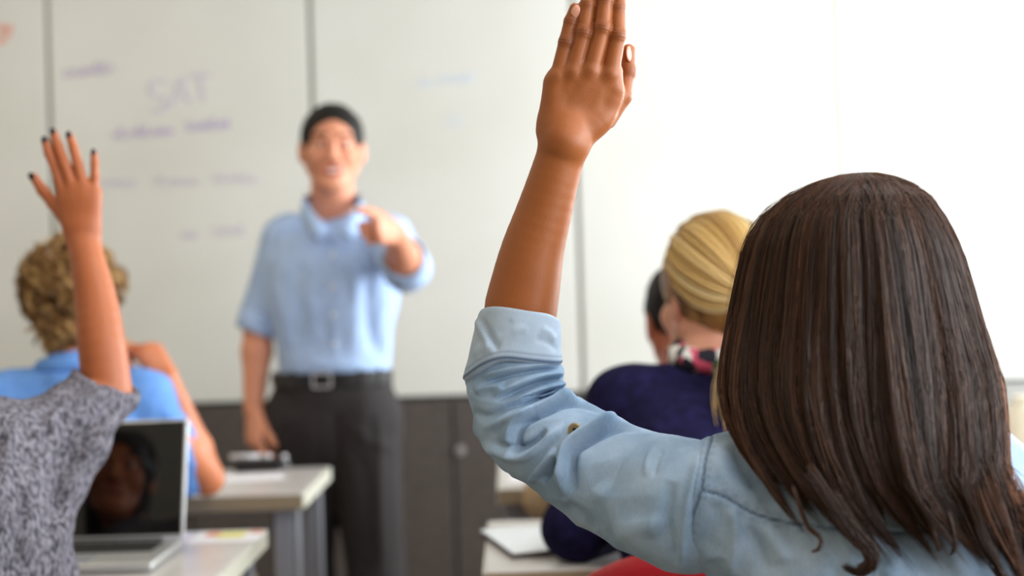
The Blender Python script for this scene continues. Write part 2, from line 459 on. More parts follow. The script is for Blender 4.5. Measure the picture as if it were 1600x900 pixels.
# ================================================================== the setting
X0, X1, Y0, Y1, ZC = -3.1, 2.45, -3.0, 5.42, 2.78
BY = 4.93                                           # face of the whiteboards
def struct(name, b, m, parent=None): 
    o = b.build(name, m, parent)
    if parent is None: tag(o, kind='structure')
    return o
struct('floor', B().box((X0 - .1, Y0 - .1, -.1), (X1 + .1, Y1 + .1, 0)), M['floor'])
struct('ceiling', B().box((X0 - .1, Y0 - .1, ZC), (X1 + .1, Y1 + .1, ZC + .1)), M['ceiling'])
struct('wall_left', B().box((X0 - .12, Y0, 0), (X0, Y1, ZC)), M['wall'])
struct('wall_back', B().box((X0, Y0 - .12, 0), (X1, Y0, ZC)), M['back_wall_dark'])
struct('wall_front', B().box((X0, 4.955, .84), (X1, Y1 - .02, ZC)).box((X0, Y1 - .02, 0), (X1, Y1 + .1, ZC)), M['wall'])
wr = B().box((X1, Y0, 0), (X1 + .15, Y1, .95)).box((X1, Y0, 2.5), (X1 + .15, Y1, ZC))
edges = [Y0] + [v for a in WIN_Y for v in a] + [Y1]
for a, b_ in zip(edges[0::2], edges[1::2]): wr.box((X1, a, .95), (X1 + .15, b_, 2.5))
struct('wall_right', wr, M['wall'])
for i, (a, b_) in enumerate(WIN_Y):
    f = B()
    for lo, hi in [((a, .95), (a + .05, 2.5)), ((b_ - .05, .95), (b_, 2.5)), ((a, .95), (b_, 1.0)), ((a, 2.45), (b_, 2.5)), (((a + b_) / 2 - .02, .95), ((a + b_) / 2 + .02, 2.5))]:
        f.box((X1 + .04, lo[0], lo[1]), (X1 + .1, hi[0], hi[1]), .004)
    w = struct('window_%d' % (i + 1), f, M['alu'])
for x, y in CEIL:  # frames round the added fill lamps, out of view
    t = thing('added_ceiling_light', (x, y, 2.72), 'long recessed fluorescent ceiling light, switched on', 'ceiling light', 'ceiling lights over the classroom')
    fr = B()
    for lo, hi in [((-.6, -.18), (.6, -.15)), ((-.6, .15), (.6, .18)), ((-.6, -.18), (-.57, .18)), ((.57, -.18), (.6, .18))]:
        fr.box((x + lo[0], y + lo[1], 2.715), (x + hi[0], y + hi[1], ZC))
    fr.build('frame', M['alu'], t)

# whiteboards: five enamel panels side by side
SEAM = [-2.495, -1.585, -.675, .235, 1.145, 2.055]
LBL = ['plain whiteboard panel at the far left with a pink marker smear', 'whiteboard panel with faint purple SAT lettering left of the teacher',
       'clean whiteboard panel directly behind the pointing teacher', 'whiteboard panel with faint concentric circles behind the tall raised hand',
       'brightly lit whiteboard panel with very faint notes above the brown haired girl']
panels = []
for i in range(5):
    a, b_ = SEAM[i] + .009, SEAM[i + 1] - .009
    t = thing('whiteboard_panel', ((a + b_) / 2, BY + .01, .837), LBL[i], 'whiteboard')
    B().box((a, BY, .845), (b_, BY + .018, 2.42), .003).build('panel', M['board'], t)
    B().box((a, BY - .004, .833), (b_, BY + .02, .845), .002).build('bottom_rail', M['gap'], t)
    panels.append(t)
for i, s in enumerate(SEAM):
    o = struct('trim_%d' % (i + 1), B().box((s - .0085, BY + .008, .843), (s + .0085, BY + .024, 2.42)), M['alu'])

# marker writing: thin strokes of ink on the enamel
def strokes(name, lines, m, parent, wd=.006):
    b = B()
    for pts in lines:
        P = [W(px, py, BY - .0012) for px, py in (catmull(pts, len(pts) * 3) if len(pts) > 2 else pts)]
        b.tube(P, wd / 2, 6, flat=(V3(0, 1, 0), .12))
    b.build(name, m, parent)
def scribble(x0, x1, y, h, seed, slope=0):
    """one word of illegible joined-up handwriting"""
    rs = np.random.RandomState(seed); pts = []; x = x0
    while x < x1:
        w = rs.uniform(.5, .9) * h; k = rs.randint(4); yy = y + slope * (x - x0)
        if k == 0: pts += [(x, yy), (x + w * .1, yy - h * .5), (x + w * .5, yy - h * .5), (x + w * .6, yy)]
        elif k == 1: pts += [(x + w * .7, yy - h * .4), (x + w * .3, yy - h * .55), (x, yy - h * .2), (x + w * .3, yy), (x + w * .7, yy - h * .1)]
        elif k == 2: pts += [(x + w * .2, yy - h), (x + w * .15, yy - h * .4), (x + w * .2, yy), (x + w * .6, yy)]
        else: pts += [(x, yy - h * .5), (x + w * .2, yy), (x + w * .4, yy - h * .4), (x + w * .6, yy), (x + w * .8, yy - h * .5)]
        x += w
    return pts
SAT = [[(262, 128), (245, 127), (233, 137), (240, 147), (256, 153), (262, 163), (252, 173), (238, 171)],
       [(268, 168), (275, 145), (283, 122)], [(283, 122), (290, 142), (299, 163)], [(271, 150), (294, 147)],
       [(297, 120), (330, 115)], [(313, 118), (316, 138), (318, 158)]]
for g in (SAT[:1], [[(268, 168), (275, 145), (283, 122), (290, 142), (299, 163)]], [[(297, 120), (330, 115)], [(313, 118), (316, 138), (318, 158)]]):
    strokes('marker_letter', g, M['purple'], panels[1], .016)
strokes('marker_stroke', [[(273, 150), (296, 147)]], M['purple'], panels[1], .012)
WORDS = [(1, 'purple2', .007, (100, 178, 120, 17, 3, -.12)), (1, 'purple2', .008, (178, 262, 216, 17, 5, -.08)), (1, 'purple2', .008, (292, 362, 204, 17, 9, -.1)),
         (1, 'purple', .008, (160, 205, 290, 14, 11)), (1, 'purple', .008, (245, 305, 288, 14, 12)), (1, 'purple', .008, (335, 398, 284, 14, 13)), (1, 'purple', .008, (285, 305, 372, 18, 14)), (1, 'purple', .008, (335, 378, 366, 18, 15)),
         (2, 'blue', .008, (690, 745, 128, 18, 21)), (2, 'blue', .008, (655, 680, 135, 14, 22)), (3, 'blue', .007, (1075, 1165, 292, 18, 31)),
         (4, 'blue', .008, (1392, 1436, 58, 20, 32)), (4, 'blue', .008, (1395, 1440, 115, 14, 33)), (4, 'blue', .008, (1490, 1590, 40, 16, 34, -.1))]
for i, mm, wd, a in WORDS: strokes('marker_word', [scribble(*a)], M[mm], panels[i], wd)
strokes('marker_smear', [[(-12, 40), (4, 45), (16, 42), (8, 58), (-6, 68)]], M['pink'], panels[0], .02)
strokes('marker_ring', [[(712, 180), (700, 188), (712, 197), (722, 188), (712, 180)]], M['blue'], panels[2], .008)
for r in (6, 14, 30, 48, 68, 90):
    strokes('marker_ring', [[(1105 + r * math.cos(t), 122 + r * math.sin(t)) for t in np.linspace(0, 6.2832, 26)]], M['blue'], panels[3], .006 if r > 10 else .012)
strokes('marker_dot', [[(1340, 183), (1344, 187)]], M['purple2'], panels[4], .012); strokes('marker_dot', [[(1342, 205), (1343, 212)]], M['purple2'], panels[4], .012)

# cabinets built in under the boards
CL = ['charcoal two-door cabinet behind the boy in the blue polo', 'charcoal two-door cabinet under the SAT whiteboard panel',
      'charcoal two-door cabinet with round silver lock right of the teacher', 'charcoal two-door cabinet hidden mostly behind the raised denim sleeve', 'pale grey cabinet at far right beyond the brown hair']
for i in range(5):
    a, b_ = SEAM[i] + .002, SEAM[i + 1] - .002; mm = M['cab_light'] if i == 4 else M['cab']
    t = thing('storage_cabinet', ((a + b_) / 2, 5.1, 0), CL[i], 'cabinet')
    B().box((a, 4.93, .06), (b_, 5.38, .831)).box((a + .02, 4.97, 0), (b_ - .02, 5.36, .06)).build('body', mm, t)
    mid = (a + b_) / 2
    for k, (p, q) in enumerate([(a + .003, mid - .005), (mid + .005, b_ - .003)]):
        d = B().box((p, 4.908, .07), (q, 4.929, .826), .003).build('door', mm, t)
        kx = mid + .026 if k else a + .03
        if k == 0: continue
        bk = B().tube([(kx, 4.909, .655), (kx, 4.898, .655)], [.0175, .0165], 20).tube([(kx, 4.899, .655), (kx, 4.893, .655)], [.009, .009], 14)
        bk.build('lock', M['chrome'], d)
# vase at right, on the front row desk

# ================================================================== desks
TZ = .76
def desk(x0, x1, yn, yf, label, legs=True, edge='edge_shaded'):
    t = thing('desk', ((x0 + x1) / 2, (yn + yf) / 2, 0), label, 'desk', 'classroom desks in two rows')
    B().box((x0, yn, TZ - .036), (x1, yf, TZ), .004).build('desktop', M['tabletop'], t)
    B().box((x0 + .001, yn - .0025, TZ - .034), (x1 - .001, yn, TZ - .002)).build('edge_band', M[edge], t)
    B().box((x1, yn, TZ - .034), (x1 + .0025, yf, TZ - .002)).build('edge_band', M['edge'], t)
    B().box((x0 - .0025, yn, TZ - .034), (x0, yf, TZ - .002)).build('edge_band', M['edge'], t)
    for lx in (x0 + .015, x1 - .072):
        for ly in (yn + .03, yf - .09):
            l = B().box((lx, ly, .012), (lx + .042, ly + .05, TZ - .036), .005).box((lx + .043, ly + .004, .012), (lx + .056, ly + .046, TZ - .036), .004).build('leg', M['steel'], t)
            B().box((lx, ly, 0), (lx + .056, ly + .05, .012), .003).build('foot', M['black'], l)
    B().box((x0 + .07, (yn + yf) / 2 - .015, TZ - .075), (x1 - .08, (yn + yf) / 2 + .015, TZ - .036)).build('rail', M['steel'], t)
    return t
desk(-1.87, -.487, 2.26, 2.74, 'pale desk under the open laptop, nearest at the left')
desk(-1.87, -.487, 3.21, 3.70, 'pale desk between the boy in blue and the teacher')
desk(-.058, 1.30, 2.26, 2.76, 'pale desk carrying the white tablet, by the navy sleeve', edge='edge_shaded')
desk(-.045, 1.34, 3.19, 3.72, 'far pale desk carrying the teal pen, right of the aisle')

# ================================================================== chairs
def chair(x, y, label, m, yaw=0, top=.82, hw=.21, name='classroom_chair', cat='chair', group=None):
    t = thing(name, (x, y, 0), label, cat, group)
    c, s = math.cos(yaw), math.sin(yaw)
    T = lambda p: V3(x + p[0] * c - p[1] * s, y + p[0] * s + p[1] * c, p[2])
    def shell(nm, grid, th, off):
        G = np.array(grid); R, N, _ = G.shape
        bot = G + np.array(off) * th
        vs = [T(p) for p in G.reshape(-1, 3)] + [T(p) for p in bot.reshape(-1, 3)]
        fs = [(i * N + j, i * N + j + 1, (i + 1) * N + j + 1, (i + 1) * N + j) for i in range(R - 1) for j in range(N - 1)]
        o = R * N; fs += [tuple(o + q for q in f[::-1]) for f in fs]
        ring = [j for j in range(N)] + [i * N + N - 1 for i in range(1, R)] + [(R - 1) * N + j for j in range(N - 2, -1, -1)] + [i * N for i in range(R - 2, 0, -1)]
        fs += [(ring[k], ring[k - 1], ring[k - 1] + o, ring[k] + o) for k in range(len(ring))]
        return mk(nm, vs, fs, m, t)
    seat = []
    for i in np.linspace(-1, 1, 9):
        row = []
        for j in np.linspace(-1, 1, 11):
            w = hw * (1 - .12 * (abs(i) ** 4)); row.append((j * w, i * .2 + .02, .445 + .02 * j * j - (.03 * max(0, i) ** 3) + .0))
        seat.append(row)
    shell('seat', seat, .008, (0, 0, -1))
    back = []
    for i in np.linspace(0, 1, 9):
        row = []
        z = .56 + (top - .56) * i
        for j in np.linspace(-1, 1, 15):
            w = hw * (1 - .07 * i ** 3)
            row.append((j * w, -.19 - .05 * i + .035 * j * j, z - .055 * (abs(j) ** 3.2) * (1 if i > .85 else max(0, (i - .3)) * .8)))
        back.append(row)
    shell('backrest', back, .008, (0, -1, 0))
    for sx in (-1, 1): B().tube([T((sx * .15, -.16, .43)), T((sx * .15, -.215, .5)), T((sx * .15, -.235, .68))], .011, 10).build('back_support', M['chrome'], t, True)
    for yy in (.1, -.16): B().tube([T((-.15, yy, .425)), T((.15, yy, .425))], .01, 8).build('crossbar', M['chrome'], t, True)
    for sx in (-1, 1):
        for sy, yy in ((1, .16), (-1, -.16)):
            B().tube([T((sx * .15, sy * .14, .43)), T((sx * .2, sy * .2, .0))], .011, 10).build('leg', M['chrome'], t, True)
    return t

# ================================================================== people toolkit
def rotz(a):
    c, s = math.cos(a), math.sin(a); return np.array([[c, -s, 0], [s, c, 0], [0, 0, 1.]])
def rotx(a):
    c, s = math.cos(a), math.sin(a); return np.array([[1., 0, 0], [0, c, -s], [0, s, c]])
def roty(a):
    c, s = math.cos(a), math.sin(a); return np.array([[c, 0, s], [0, 1., 0], [-s, 0, c]])
def rot_about(v, ax, a):
    ax = nrm(ax); v = np.array(v, float)
    return v * math.cos(a) + np.cross(ax, v) * math.sin(a) + ax * np.dot(ax, v) * (1 - math.cos(a))
def head_R(yaw, pitch=0, roll=0):
    """yaw 0 faces +y, positive turns to -x; pitch>0 nods down"""
    D = math.radians
    return rotz(D(yaw)) @ rotx(-D(pitch)) @ roty(D(roll))
def head_prims(C, R, s=1.0):
    T = lambda *p: C + R @ (np.array(p, float) * s)
    k = .012 * s; P = []
    P += [ell(T(0, -.014, .022), np.array([.0745, .096, .084]) * s, R, k)]
    P += [ell(T(0, .03, -.03), np.array([.06, .062, .068]) * s, R, .02 * s)]
    P += [cone(T(0, .035, -.04), T(0, .068, -.09), .05 * s, .026 * s, .02 * s)]
    for x in (-1, 1):
        P += [cone(T(x * .05, .0, -.045), T(x * .016, .072, -.092), .02 * s, .018 * s, .02 * s)]
        P += [ell(T(x * .036, .062, -.024), .026 * s, None, .018 * s)]
        P += [ell(T(x * .032, .094, .004), np.array([.017, .012, .0115]) * s, R, .008 * s, 'sub')]
        P += [cone(T(x * .014, .09, .021), T(x * .046, .075, .02), .008 * s, .006 * s, .012 * s)]
        P += [ell(T(x * .076, -.004, -.008), np.array([.009, .019, .031]) * s, R @ rotz(x * .35), .006 * s)]
        P += [ell(T(x * .084, .003, -.004), np.array([.006, .009, .016]) * s, R @ rotz(x * .35), .004 * s, 'sub')]
        P += [ell(T(x * .0125, .1, -.034), np.array([.008, .010, .0075]) * s, R, .006 * s)]
    P += [cone(T(0, .087, .016), T(0, .106, -.028), .0075 * s, .0105 * s, .012 * s)]
    P += [cone(T(-.018, .083, -.058), T(.018, .083, -.058), .011 * s, None, .012 * s)]
    P += [ell(T(0, .078, -.094), np.array([.017, .014, .014]) * s, R, .014 * s)]
    return P
def face_bits(root, C, R, s, brow, smile=True, skin=None):
    T = lambda *p: C + R @ (np.array(p, float) * s)
    for x in (-1, 1):
        e = B().ball(T(x * .031, .0775, .004), .0118 * s, 20, 12).build('eye', M['white_eye'], root, True)
        B().ball(T(x * .031, .0865, .0035), np.array([.0062, .0036, .0062]) * s, 14, 8, R).build('iris', M['iris'], e, True)
        c = T(x * .031, .0775, .004)
        for z0, z1, nm in ((.0038, .0128, 'upper_eyelid'), (-.0128, -.0040, 'lower_eyelid')):
            vs = []; rr = .0128
            for zz in np.linspace(z0, z1, 6):
                q = math.sqrt(max(rr * rr - zz * zz, 1e-8))
                for a in np.linspace(-math.pi * .5, math.pi * .5, 15): vs.append(c + R @ (V3(q * math.sin(a), q * math.cos(a), zz) * s))
            n1 = 15; fs = [(i * n1 + k, i * n1 + k + 1, (i + 1) * n1 + k + 1, (i + 1) * n1 + k) for i in range(5) for k in range(n1 - 1)]
            mk(nm, vs, fs, skin or M['iris'], e)
        if brow is None: continue
        B().tube([T(x * .052, .070, .022), T(x * .041, .0815, .029), T(x * .027, .0895, .030), T(x * .013, .0935, .026)], [.0012 * s, .0032 * s, .0038 * s, .0026 * s], 8).build('eyebrow', brow, root, True)
    b = B()
    up = [T(x * (1.3 if smile else 1), .0945 - abs(x) * abs(x) * 17, -.0545 + abs(x) * .08 * (1 if smile else -.2)) for x in np.linspace(-.025, .025, 9)]
    lo = [T(x * (1.3 if smile else 1), .0950 - abs(x) * abs(x) * 17, (-.0705 if smile else -.0625) + abs(x) * (.52 if smile else .2)) for x in np.linspace(-.025, .025, 9)]
    rr = [.0012, .003, .0038, .0042, .0038, .0042, .0038, .003, .0012]
    b.tube(up, [r * s for r in rr], 8); b.tube(lo, [r * 1.15 * s for r in rr], 8)
    lips = b.build('lips', M['lip'], root, True)
    if smile:
        B().tube([T(x, .0945 - x * x * 17, -.0612 + abs(x) * .28) for x in np.linspace(-.019, .019, 9)], [.0058 * s] * 9, 8, flat=(R @ V3(0, 1, 0), .6)).build('teeth', M['teeth'], lips, True)
FO = [(.0245, .088, .070, .0086, 7), (.0082, .091, .079, .0088, 1), (-.0085, .087, .073, .0083, -5), (-.0245, .078, .057, .0073, -12)]
def hand_prims(wr, u, n, s, L=.18, curl=(20, 20, 20, 20), spread=1.0, thumb=(40, 10), k=.006, kpalm=.010):
    """u: wrist to fingers, n: back of the hand, s: towards the thumb. Returns primitive groups and the finger tip frames"""
    u, n, s = nrm(u), nrm(n), nrm(s); q = L / .18
    palm = []; fingers = []; tips = []
    for i, (off, md, fl, r, sp) in enumerate(FO):
        mcp = wr + u * md * q + s * off * q
        palm.append(cone(wr + u * .006 * q + s * off * .55 * q, mcp - n * .002, .0125 * q, .0102 * q, kpalm, flat=None))
        dirv = rot_about(u, n, math.radians(sp * spread) * (1 if np.dot(np.cross(n, u), s) > 0 else -1))
        side = np.cross(dirv, n); c = curl[i] if np.isscalar(curl[i]) else curl[i]
        p = mcp; d = dirv; seg = []
        angs = (c * .8, c * 1.1, c * .7) if np.isscalar(c) else c
        for j, (lf, an) in enumerate(zip((.46, .29, .25), angs)):
            ax = np.cross(n, dirv); d = rot_about(d, ax, math.radians(an))
            e = p + d * fl * q * lf
            ra = r * q * (1, .96, .88)[j]; rb = r * q * (.93, .86, .74)[j]
            seg.append(cone(p, e, ra, rb, k * .8)); 
            if j < 2: seg.append(ell(e, r * q * (.99, .9)[j], None, k * .6))
            p = e
        nn = rot_about(n, np.cross(n, dirv), math.radians(sum(angs)))
        tips.append((p, d, nn, r * q * .8)); fingers.append(seg)
    palm.append(cone(wr + u * .02 * q, wr + u * .07 * q, .026 * q, .03 * q, kpalm, flat=(n, .42)))
    # thumb: leaves the side of the palm near its base
    a, b = thumb
    d0 = nrm(u * math.cos(math.radians(a)) + s * math.sin(math.radians(a)) - n * .25)
    p0 = wr + u * .012 * q + s * .016 * q - n * .004; p1 = p0 + d0 * .045 * q
    d1 = nrm(rot_about(d0, n, math.radians(b) * (-1 if np.dot(np.cross(n, u), s) > 0 else 1)) - n * .12)
    p2 = p1 + d1 * .032 * q; p3 = p2 + nrm(d1 - n * .1) * .024 * q
    palm.append(cone(p0, p1, .0145 * q, .0115 * q, kpalm))
    fingers.append([cone(p1, p2, .0108 * q, .0096 * q, k), ell(p2, .0102 * q, None, k), cone(p2, p3, .0096 * q, .008 * q, k)])
    tips.append((p3, d1, nrm(n + s * .6), .0085 * q))
    return palm, fingers, tips
def add_hand(F, H, kf=.0025, kp=.007):
    palm, fingers, tips = H
    for p in palm: F.add([p])
    for g in fingers: F.group(g, kp if False else kf + .002)
def nails(root, tips, m, idx=range(5)):
    for i in idx:
        p, d, n, r = tips[i]; sd = np.cross(d, n); R = np.stack([sd, d, n], 1)
        B().ball(p + n * r * .55 + d * r * .15, (r * .72, r * 1.05, r * .42), 14, 8, R).build('fingernail', m, root, True)
def arm_prims(sh, el, wr, g=1.0, infl=0.0):
    m = el + (wr - el) * .3
    return [cone(sh, el, .046 * g + infl, .038 * g + infl, .02), cone(el, m, .037 * g + infl, .039 * g + infl, .015), cone(m, wr, .038 * g + infl, .0245 * g + infl, .015)]
def torso_prims(J, infl=0.0, k=.03):
    f = nrm(J['fwd']); up = nrm(J['neck'] - J['pelvis']); r = nrm(np.cross(f, up)); f = np.cross(up, r)
    R = np.stack([r, f, up], 1); g = J.get('g', 1.0); sw = J.get('sw', .17)
    c, p = J['chest'], J['pelvis']
    P = [ell(c, np.array([sw * .86 * 1.0 + infl, .112 * g + infl, .17 + infl]), R, k),
         cone(c, p, sw * .78 + infl, .135 * g + infl, k, flat=(f, .70)),
         ell(p, np.array([.158 * g + infl, .115 * g + infl, .11 + infl]), R, k),
         cone(J['sL'], c + up * .06 - r * sw * .35, .05 + infl, .075 + infl, k), cone(J['sR'], c + up * .06 + r * sw * .35, .05 + infl, .075 + infl, k)]
    for s in ('sL', 'sR'):
        P.append(cone(J['neck'] - up * .022, J[s] + (J['neck'] - J[s]) * .2 + up * .008, .040 + infl, .038 + infl, .02))
    return P
def leg_prims(J, infl=0.0, k=.02):
    P = []
    for s in 'LR':
        P += [cone(J['h' + s], J['k' + s], .083 + infl, .056 + infl, .03), cone(J['k' + s], J['a' + s], .054 + infl, .036 + infl * 1.4, k)]
    return P
def bounds(prims, pad=.03):
    lo = []; hi = []
    for p in prims:
        r = max(p['ra'], p['rb']) if p['t'] == 'c' else max(p['r']); a = p['a'] if p['t'] == 'c' else p['c']; b = p['b'] if p['t'] == 'c' else p['c']
        lo.append(np.minimum(a, b) - r); hi.append(np.maximum(a, b) + r)
    return np.min(lo, 0) - pad, np.max(hi, 0) + pad
def mkfield(prims, step, fines=()):
    """fines: list of (point, radius, step) regions of finer grid"""
    lo, hi = bounds(prims)
    return Field(*[axis(lo[i], hi[i], step, [(c[i] - r, c[i] + r, s) for c, r, s in fines]) for i in range(3)])
def body(root, J, m, hands, step=.0075, hfine=.0022, headfine=.0035, fines=(), attr=None, name='body'):
    R = J['hR_']; C = J['head']; hs = J.get('hs', 1.0); g = J.get('g', 1.0)
    P = torso_prims(J) + leg_prims(J)
    nb = J['neck']; top = C + R @ (V3(0, -.02, -.04) * hs)
    P += [cone(nb - nrm(top - nb) * .03, top, .056 * J.get('ng', 1), .052 * J.get('ng', 1), .02)]
    for s in 'LR': P += arm_prims(J['s' + s], J['e' + s], J['w' + s], J.get('ag', 1.0))
    for s in 'LR':
        a = J['a' + s]; P += [cone(a, a + nrm(J.get('ff', J['fwd'])) * .13 - V3(0, 0, a[2] - .035), .036, .028, .02)]
    HP = head_prims(C, R, hs)
    allp = P + HP
    for h in hands:
        for gps in h[1]: allp = allp + gps
    ff = [(C, .125 * hs, headfine)] + [(h[2], .11, hfine) for h in hands] + list(fines)
    F = mkfield(allp, step, ff)
    F.add(P); F.add(HP)
    for h in hands: add_hand(F, h)
    Pn, Q = F.mesh(); Pn = relax(Pn, Q, 2)
    at = attr(Pn) if attr else np.zeros(len(Pn))
    return mk(name, Pn, Q, m, root, attrs={'mark': at})
def hand_of(J, side, u, n, **kw):
    s = nrm(np.cross(u, n)) * (1 if kw.pop('flip', False) else -1)
    n = nrm(n - nrm(u) * np.dot(n, nrm(u)))
    palm, fingers, tips = hand_prims(J['w' + side], u, n, kw.pop('s', s), **kw)
    return (palm, fingers, J['w' + side] + nrm(u) * .09, tips)
def _unpack(h): return (h[0], h[1], h[3])
add_hand_ = add_hand
def add_hand(F, h):
    palm, fingers = h[0], h[1]
    F.add(palm)
    for g in fingers: F.group(g, .0035)
def cloth(root, name, prims, m, step=.006, subs=(), cuts=(), disp=None, fines=(), relaxn=2, attr=None, groups=()):
    F = mkfield(prims, step, fines); F.add(prims)
    for g in groups: F.group(g, .012)
    for p in subs: p['op'] = 'sub'
    F.add(subs)
    for p0, n in cuts:
        X, Y, Z = np.meshgrid(*F.ax, indexing='ij', sparse=True)
        F.F = np.maximum(F.F, ((X - p0[0]) * n[0] + (Y - p0[1]) * n[1] + (Z - p0[2]) * n[2]).astype(np.float32))
    P, Q = F.mesh(); P = relax(P, Q, relaxn)
    if disp is not None:
        N = vnormals(P, Q); P = P + N * disp(P)[:, None]
    at = attr(P) if attr else np.zeros(len(P))
    return mk(name, P, Q, m, root, attrs={'mark': at})
def wrinkle(sc=(9, 9, 14), amp=.005, seed=1, ridge=True):
    def f(P):
        a = vnoise(P * np.array(sc), seed) + .5 * vnoise(P * np.array(sc) * 2.1, seed + 3)
        if ridge: a = 1 - 2 * np.abs(a)
        return a * amp
    return f
def pxfolds(folds, front=None):
    """folds seen from the camera: (points in photo pixels, height m, width px); modelled as real relief"""
    def f(P):
        Q = PX(P); r = np.zeros(len(P))
        for pts, h, w in folds:
            d, s, t = polydist(Q, pts); tap = np.clip(np.minimum(t, 1 - t) * 5, 0, 1)
            r += h * np.exp(-(d / w) ** 2) * tap
        if front is not None: r = r * front(P)
        return r
    return f
def strands(name, paths, rad, tone, m, parent):
    """paths (N,M,3): thin three-sided hairs in one mesh"""
    N, Mm, _ = paths.shape
    T = np.zeros_like(paths); T[:, 1:-1] = paths[:, 2:] - paths[:, :-2]; T[:, 0] = paths[:, 1] - paths[:, 0]; T[:, -1] = paths[:, -1] - paths[:, -2]
    T /= np.linalg.norm(T, axis=2)[..., None] + 1e-12
    ref = np.array([0.13, -0.8, 0.2]); A = np.cross(T, ref); A /= np.linalg.norm(A, axis=2)[..., None] + 1e-9; Bn = np.cross(T, A)
    taper = np.interp(np.linspace(0, 1, Mm), [0, .08, .8, 1], [.5, 1, .9, .15])
    rr = (np.ones(N) * rad)[:, None] * taper[None]
    vs = np.zeros((N, Mm, 3, 3))
    for k in range(3):
        q = 2 * math.pi * k / 3; vs[:, :, k] = paths + (A * math.cos(q) + Bn * math.sin(q)) * rr[..., None]
    base = (np.arange(N) * Mm * 3)[:, None, None]; i = (np.arange(Mm - 1) * 3)[None, :, None]; k = np.arange(3)[None, None]; k2 = (k + 1) % 3
    f = np.stack([base + i + k, base + i + k2, base + i + 3 + k2, base + i + 3 + k], -1).reshape(-1, 4)
    tn = np.repeat(np.asarray(tone, float), Mm * 3)
    return mk(name, vs.reshape(-1, 3), f, m, parent, attrs={'tone': tn})
def shoe(root, a, fwd, m):
    f = nrm(V3(fwd[0], fwd[1], 0)); s = V3(-f[1], f[0], 0); c = V3(a[0], a[1], 0)
    vs = B(); R = np.stack([s, f, V3(0, 0, 1)], 1)
    P = [cone(c + f * .0 + V3(0, 0, .045), c + f * .15 + V3(0, 0, .036), .044, .038, .03), cone(c + V3(0, 0, .05), c + V3(0, 0, .09), .045, .045, .02)]
    F = mkfield(P, .008); F.add(P); X, Y, Z = np.meshgrid(*F.ax, indexing='ij', sparse=True); F.F = np.maximum(F.F, (.004 - Z).astype(np.float32) + 0 * X.astype(np.float32) + 0 * Y.astype(np.float32))
    p, q = F.mesh(); return mk('shoe', p, q, m, root)
def seated_legs(J, px, d_hip, f=V3(0, 1, 0), z=.50, w=.10, kz=.52):
    """hips on the seat, knees forward, feet on the floor"""
    f = nrm(f); r = nrm(np.cross(f, V3(0, 0, 1)))
    hp = V3(px, d_hip, z + .06)
    J['pelvis'] = hp + V3(0, 0, .03)
    for s, sg in (('L', -1), ('R', 1)):
        J['h' + s] = hp + r * sg * w * .85
        J['k' + s] = V3(*(hp + r * sg * (w + .03) + f * .40)[:2], kz)
        J['a' + s] = V3(*(hp + r * sg * (w + .02) + f * .44)[:2], .09)
    return J

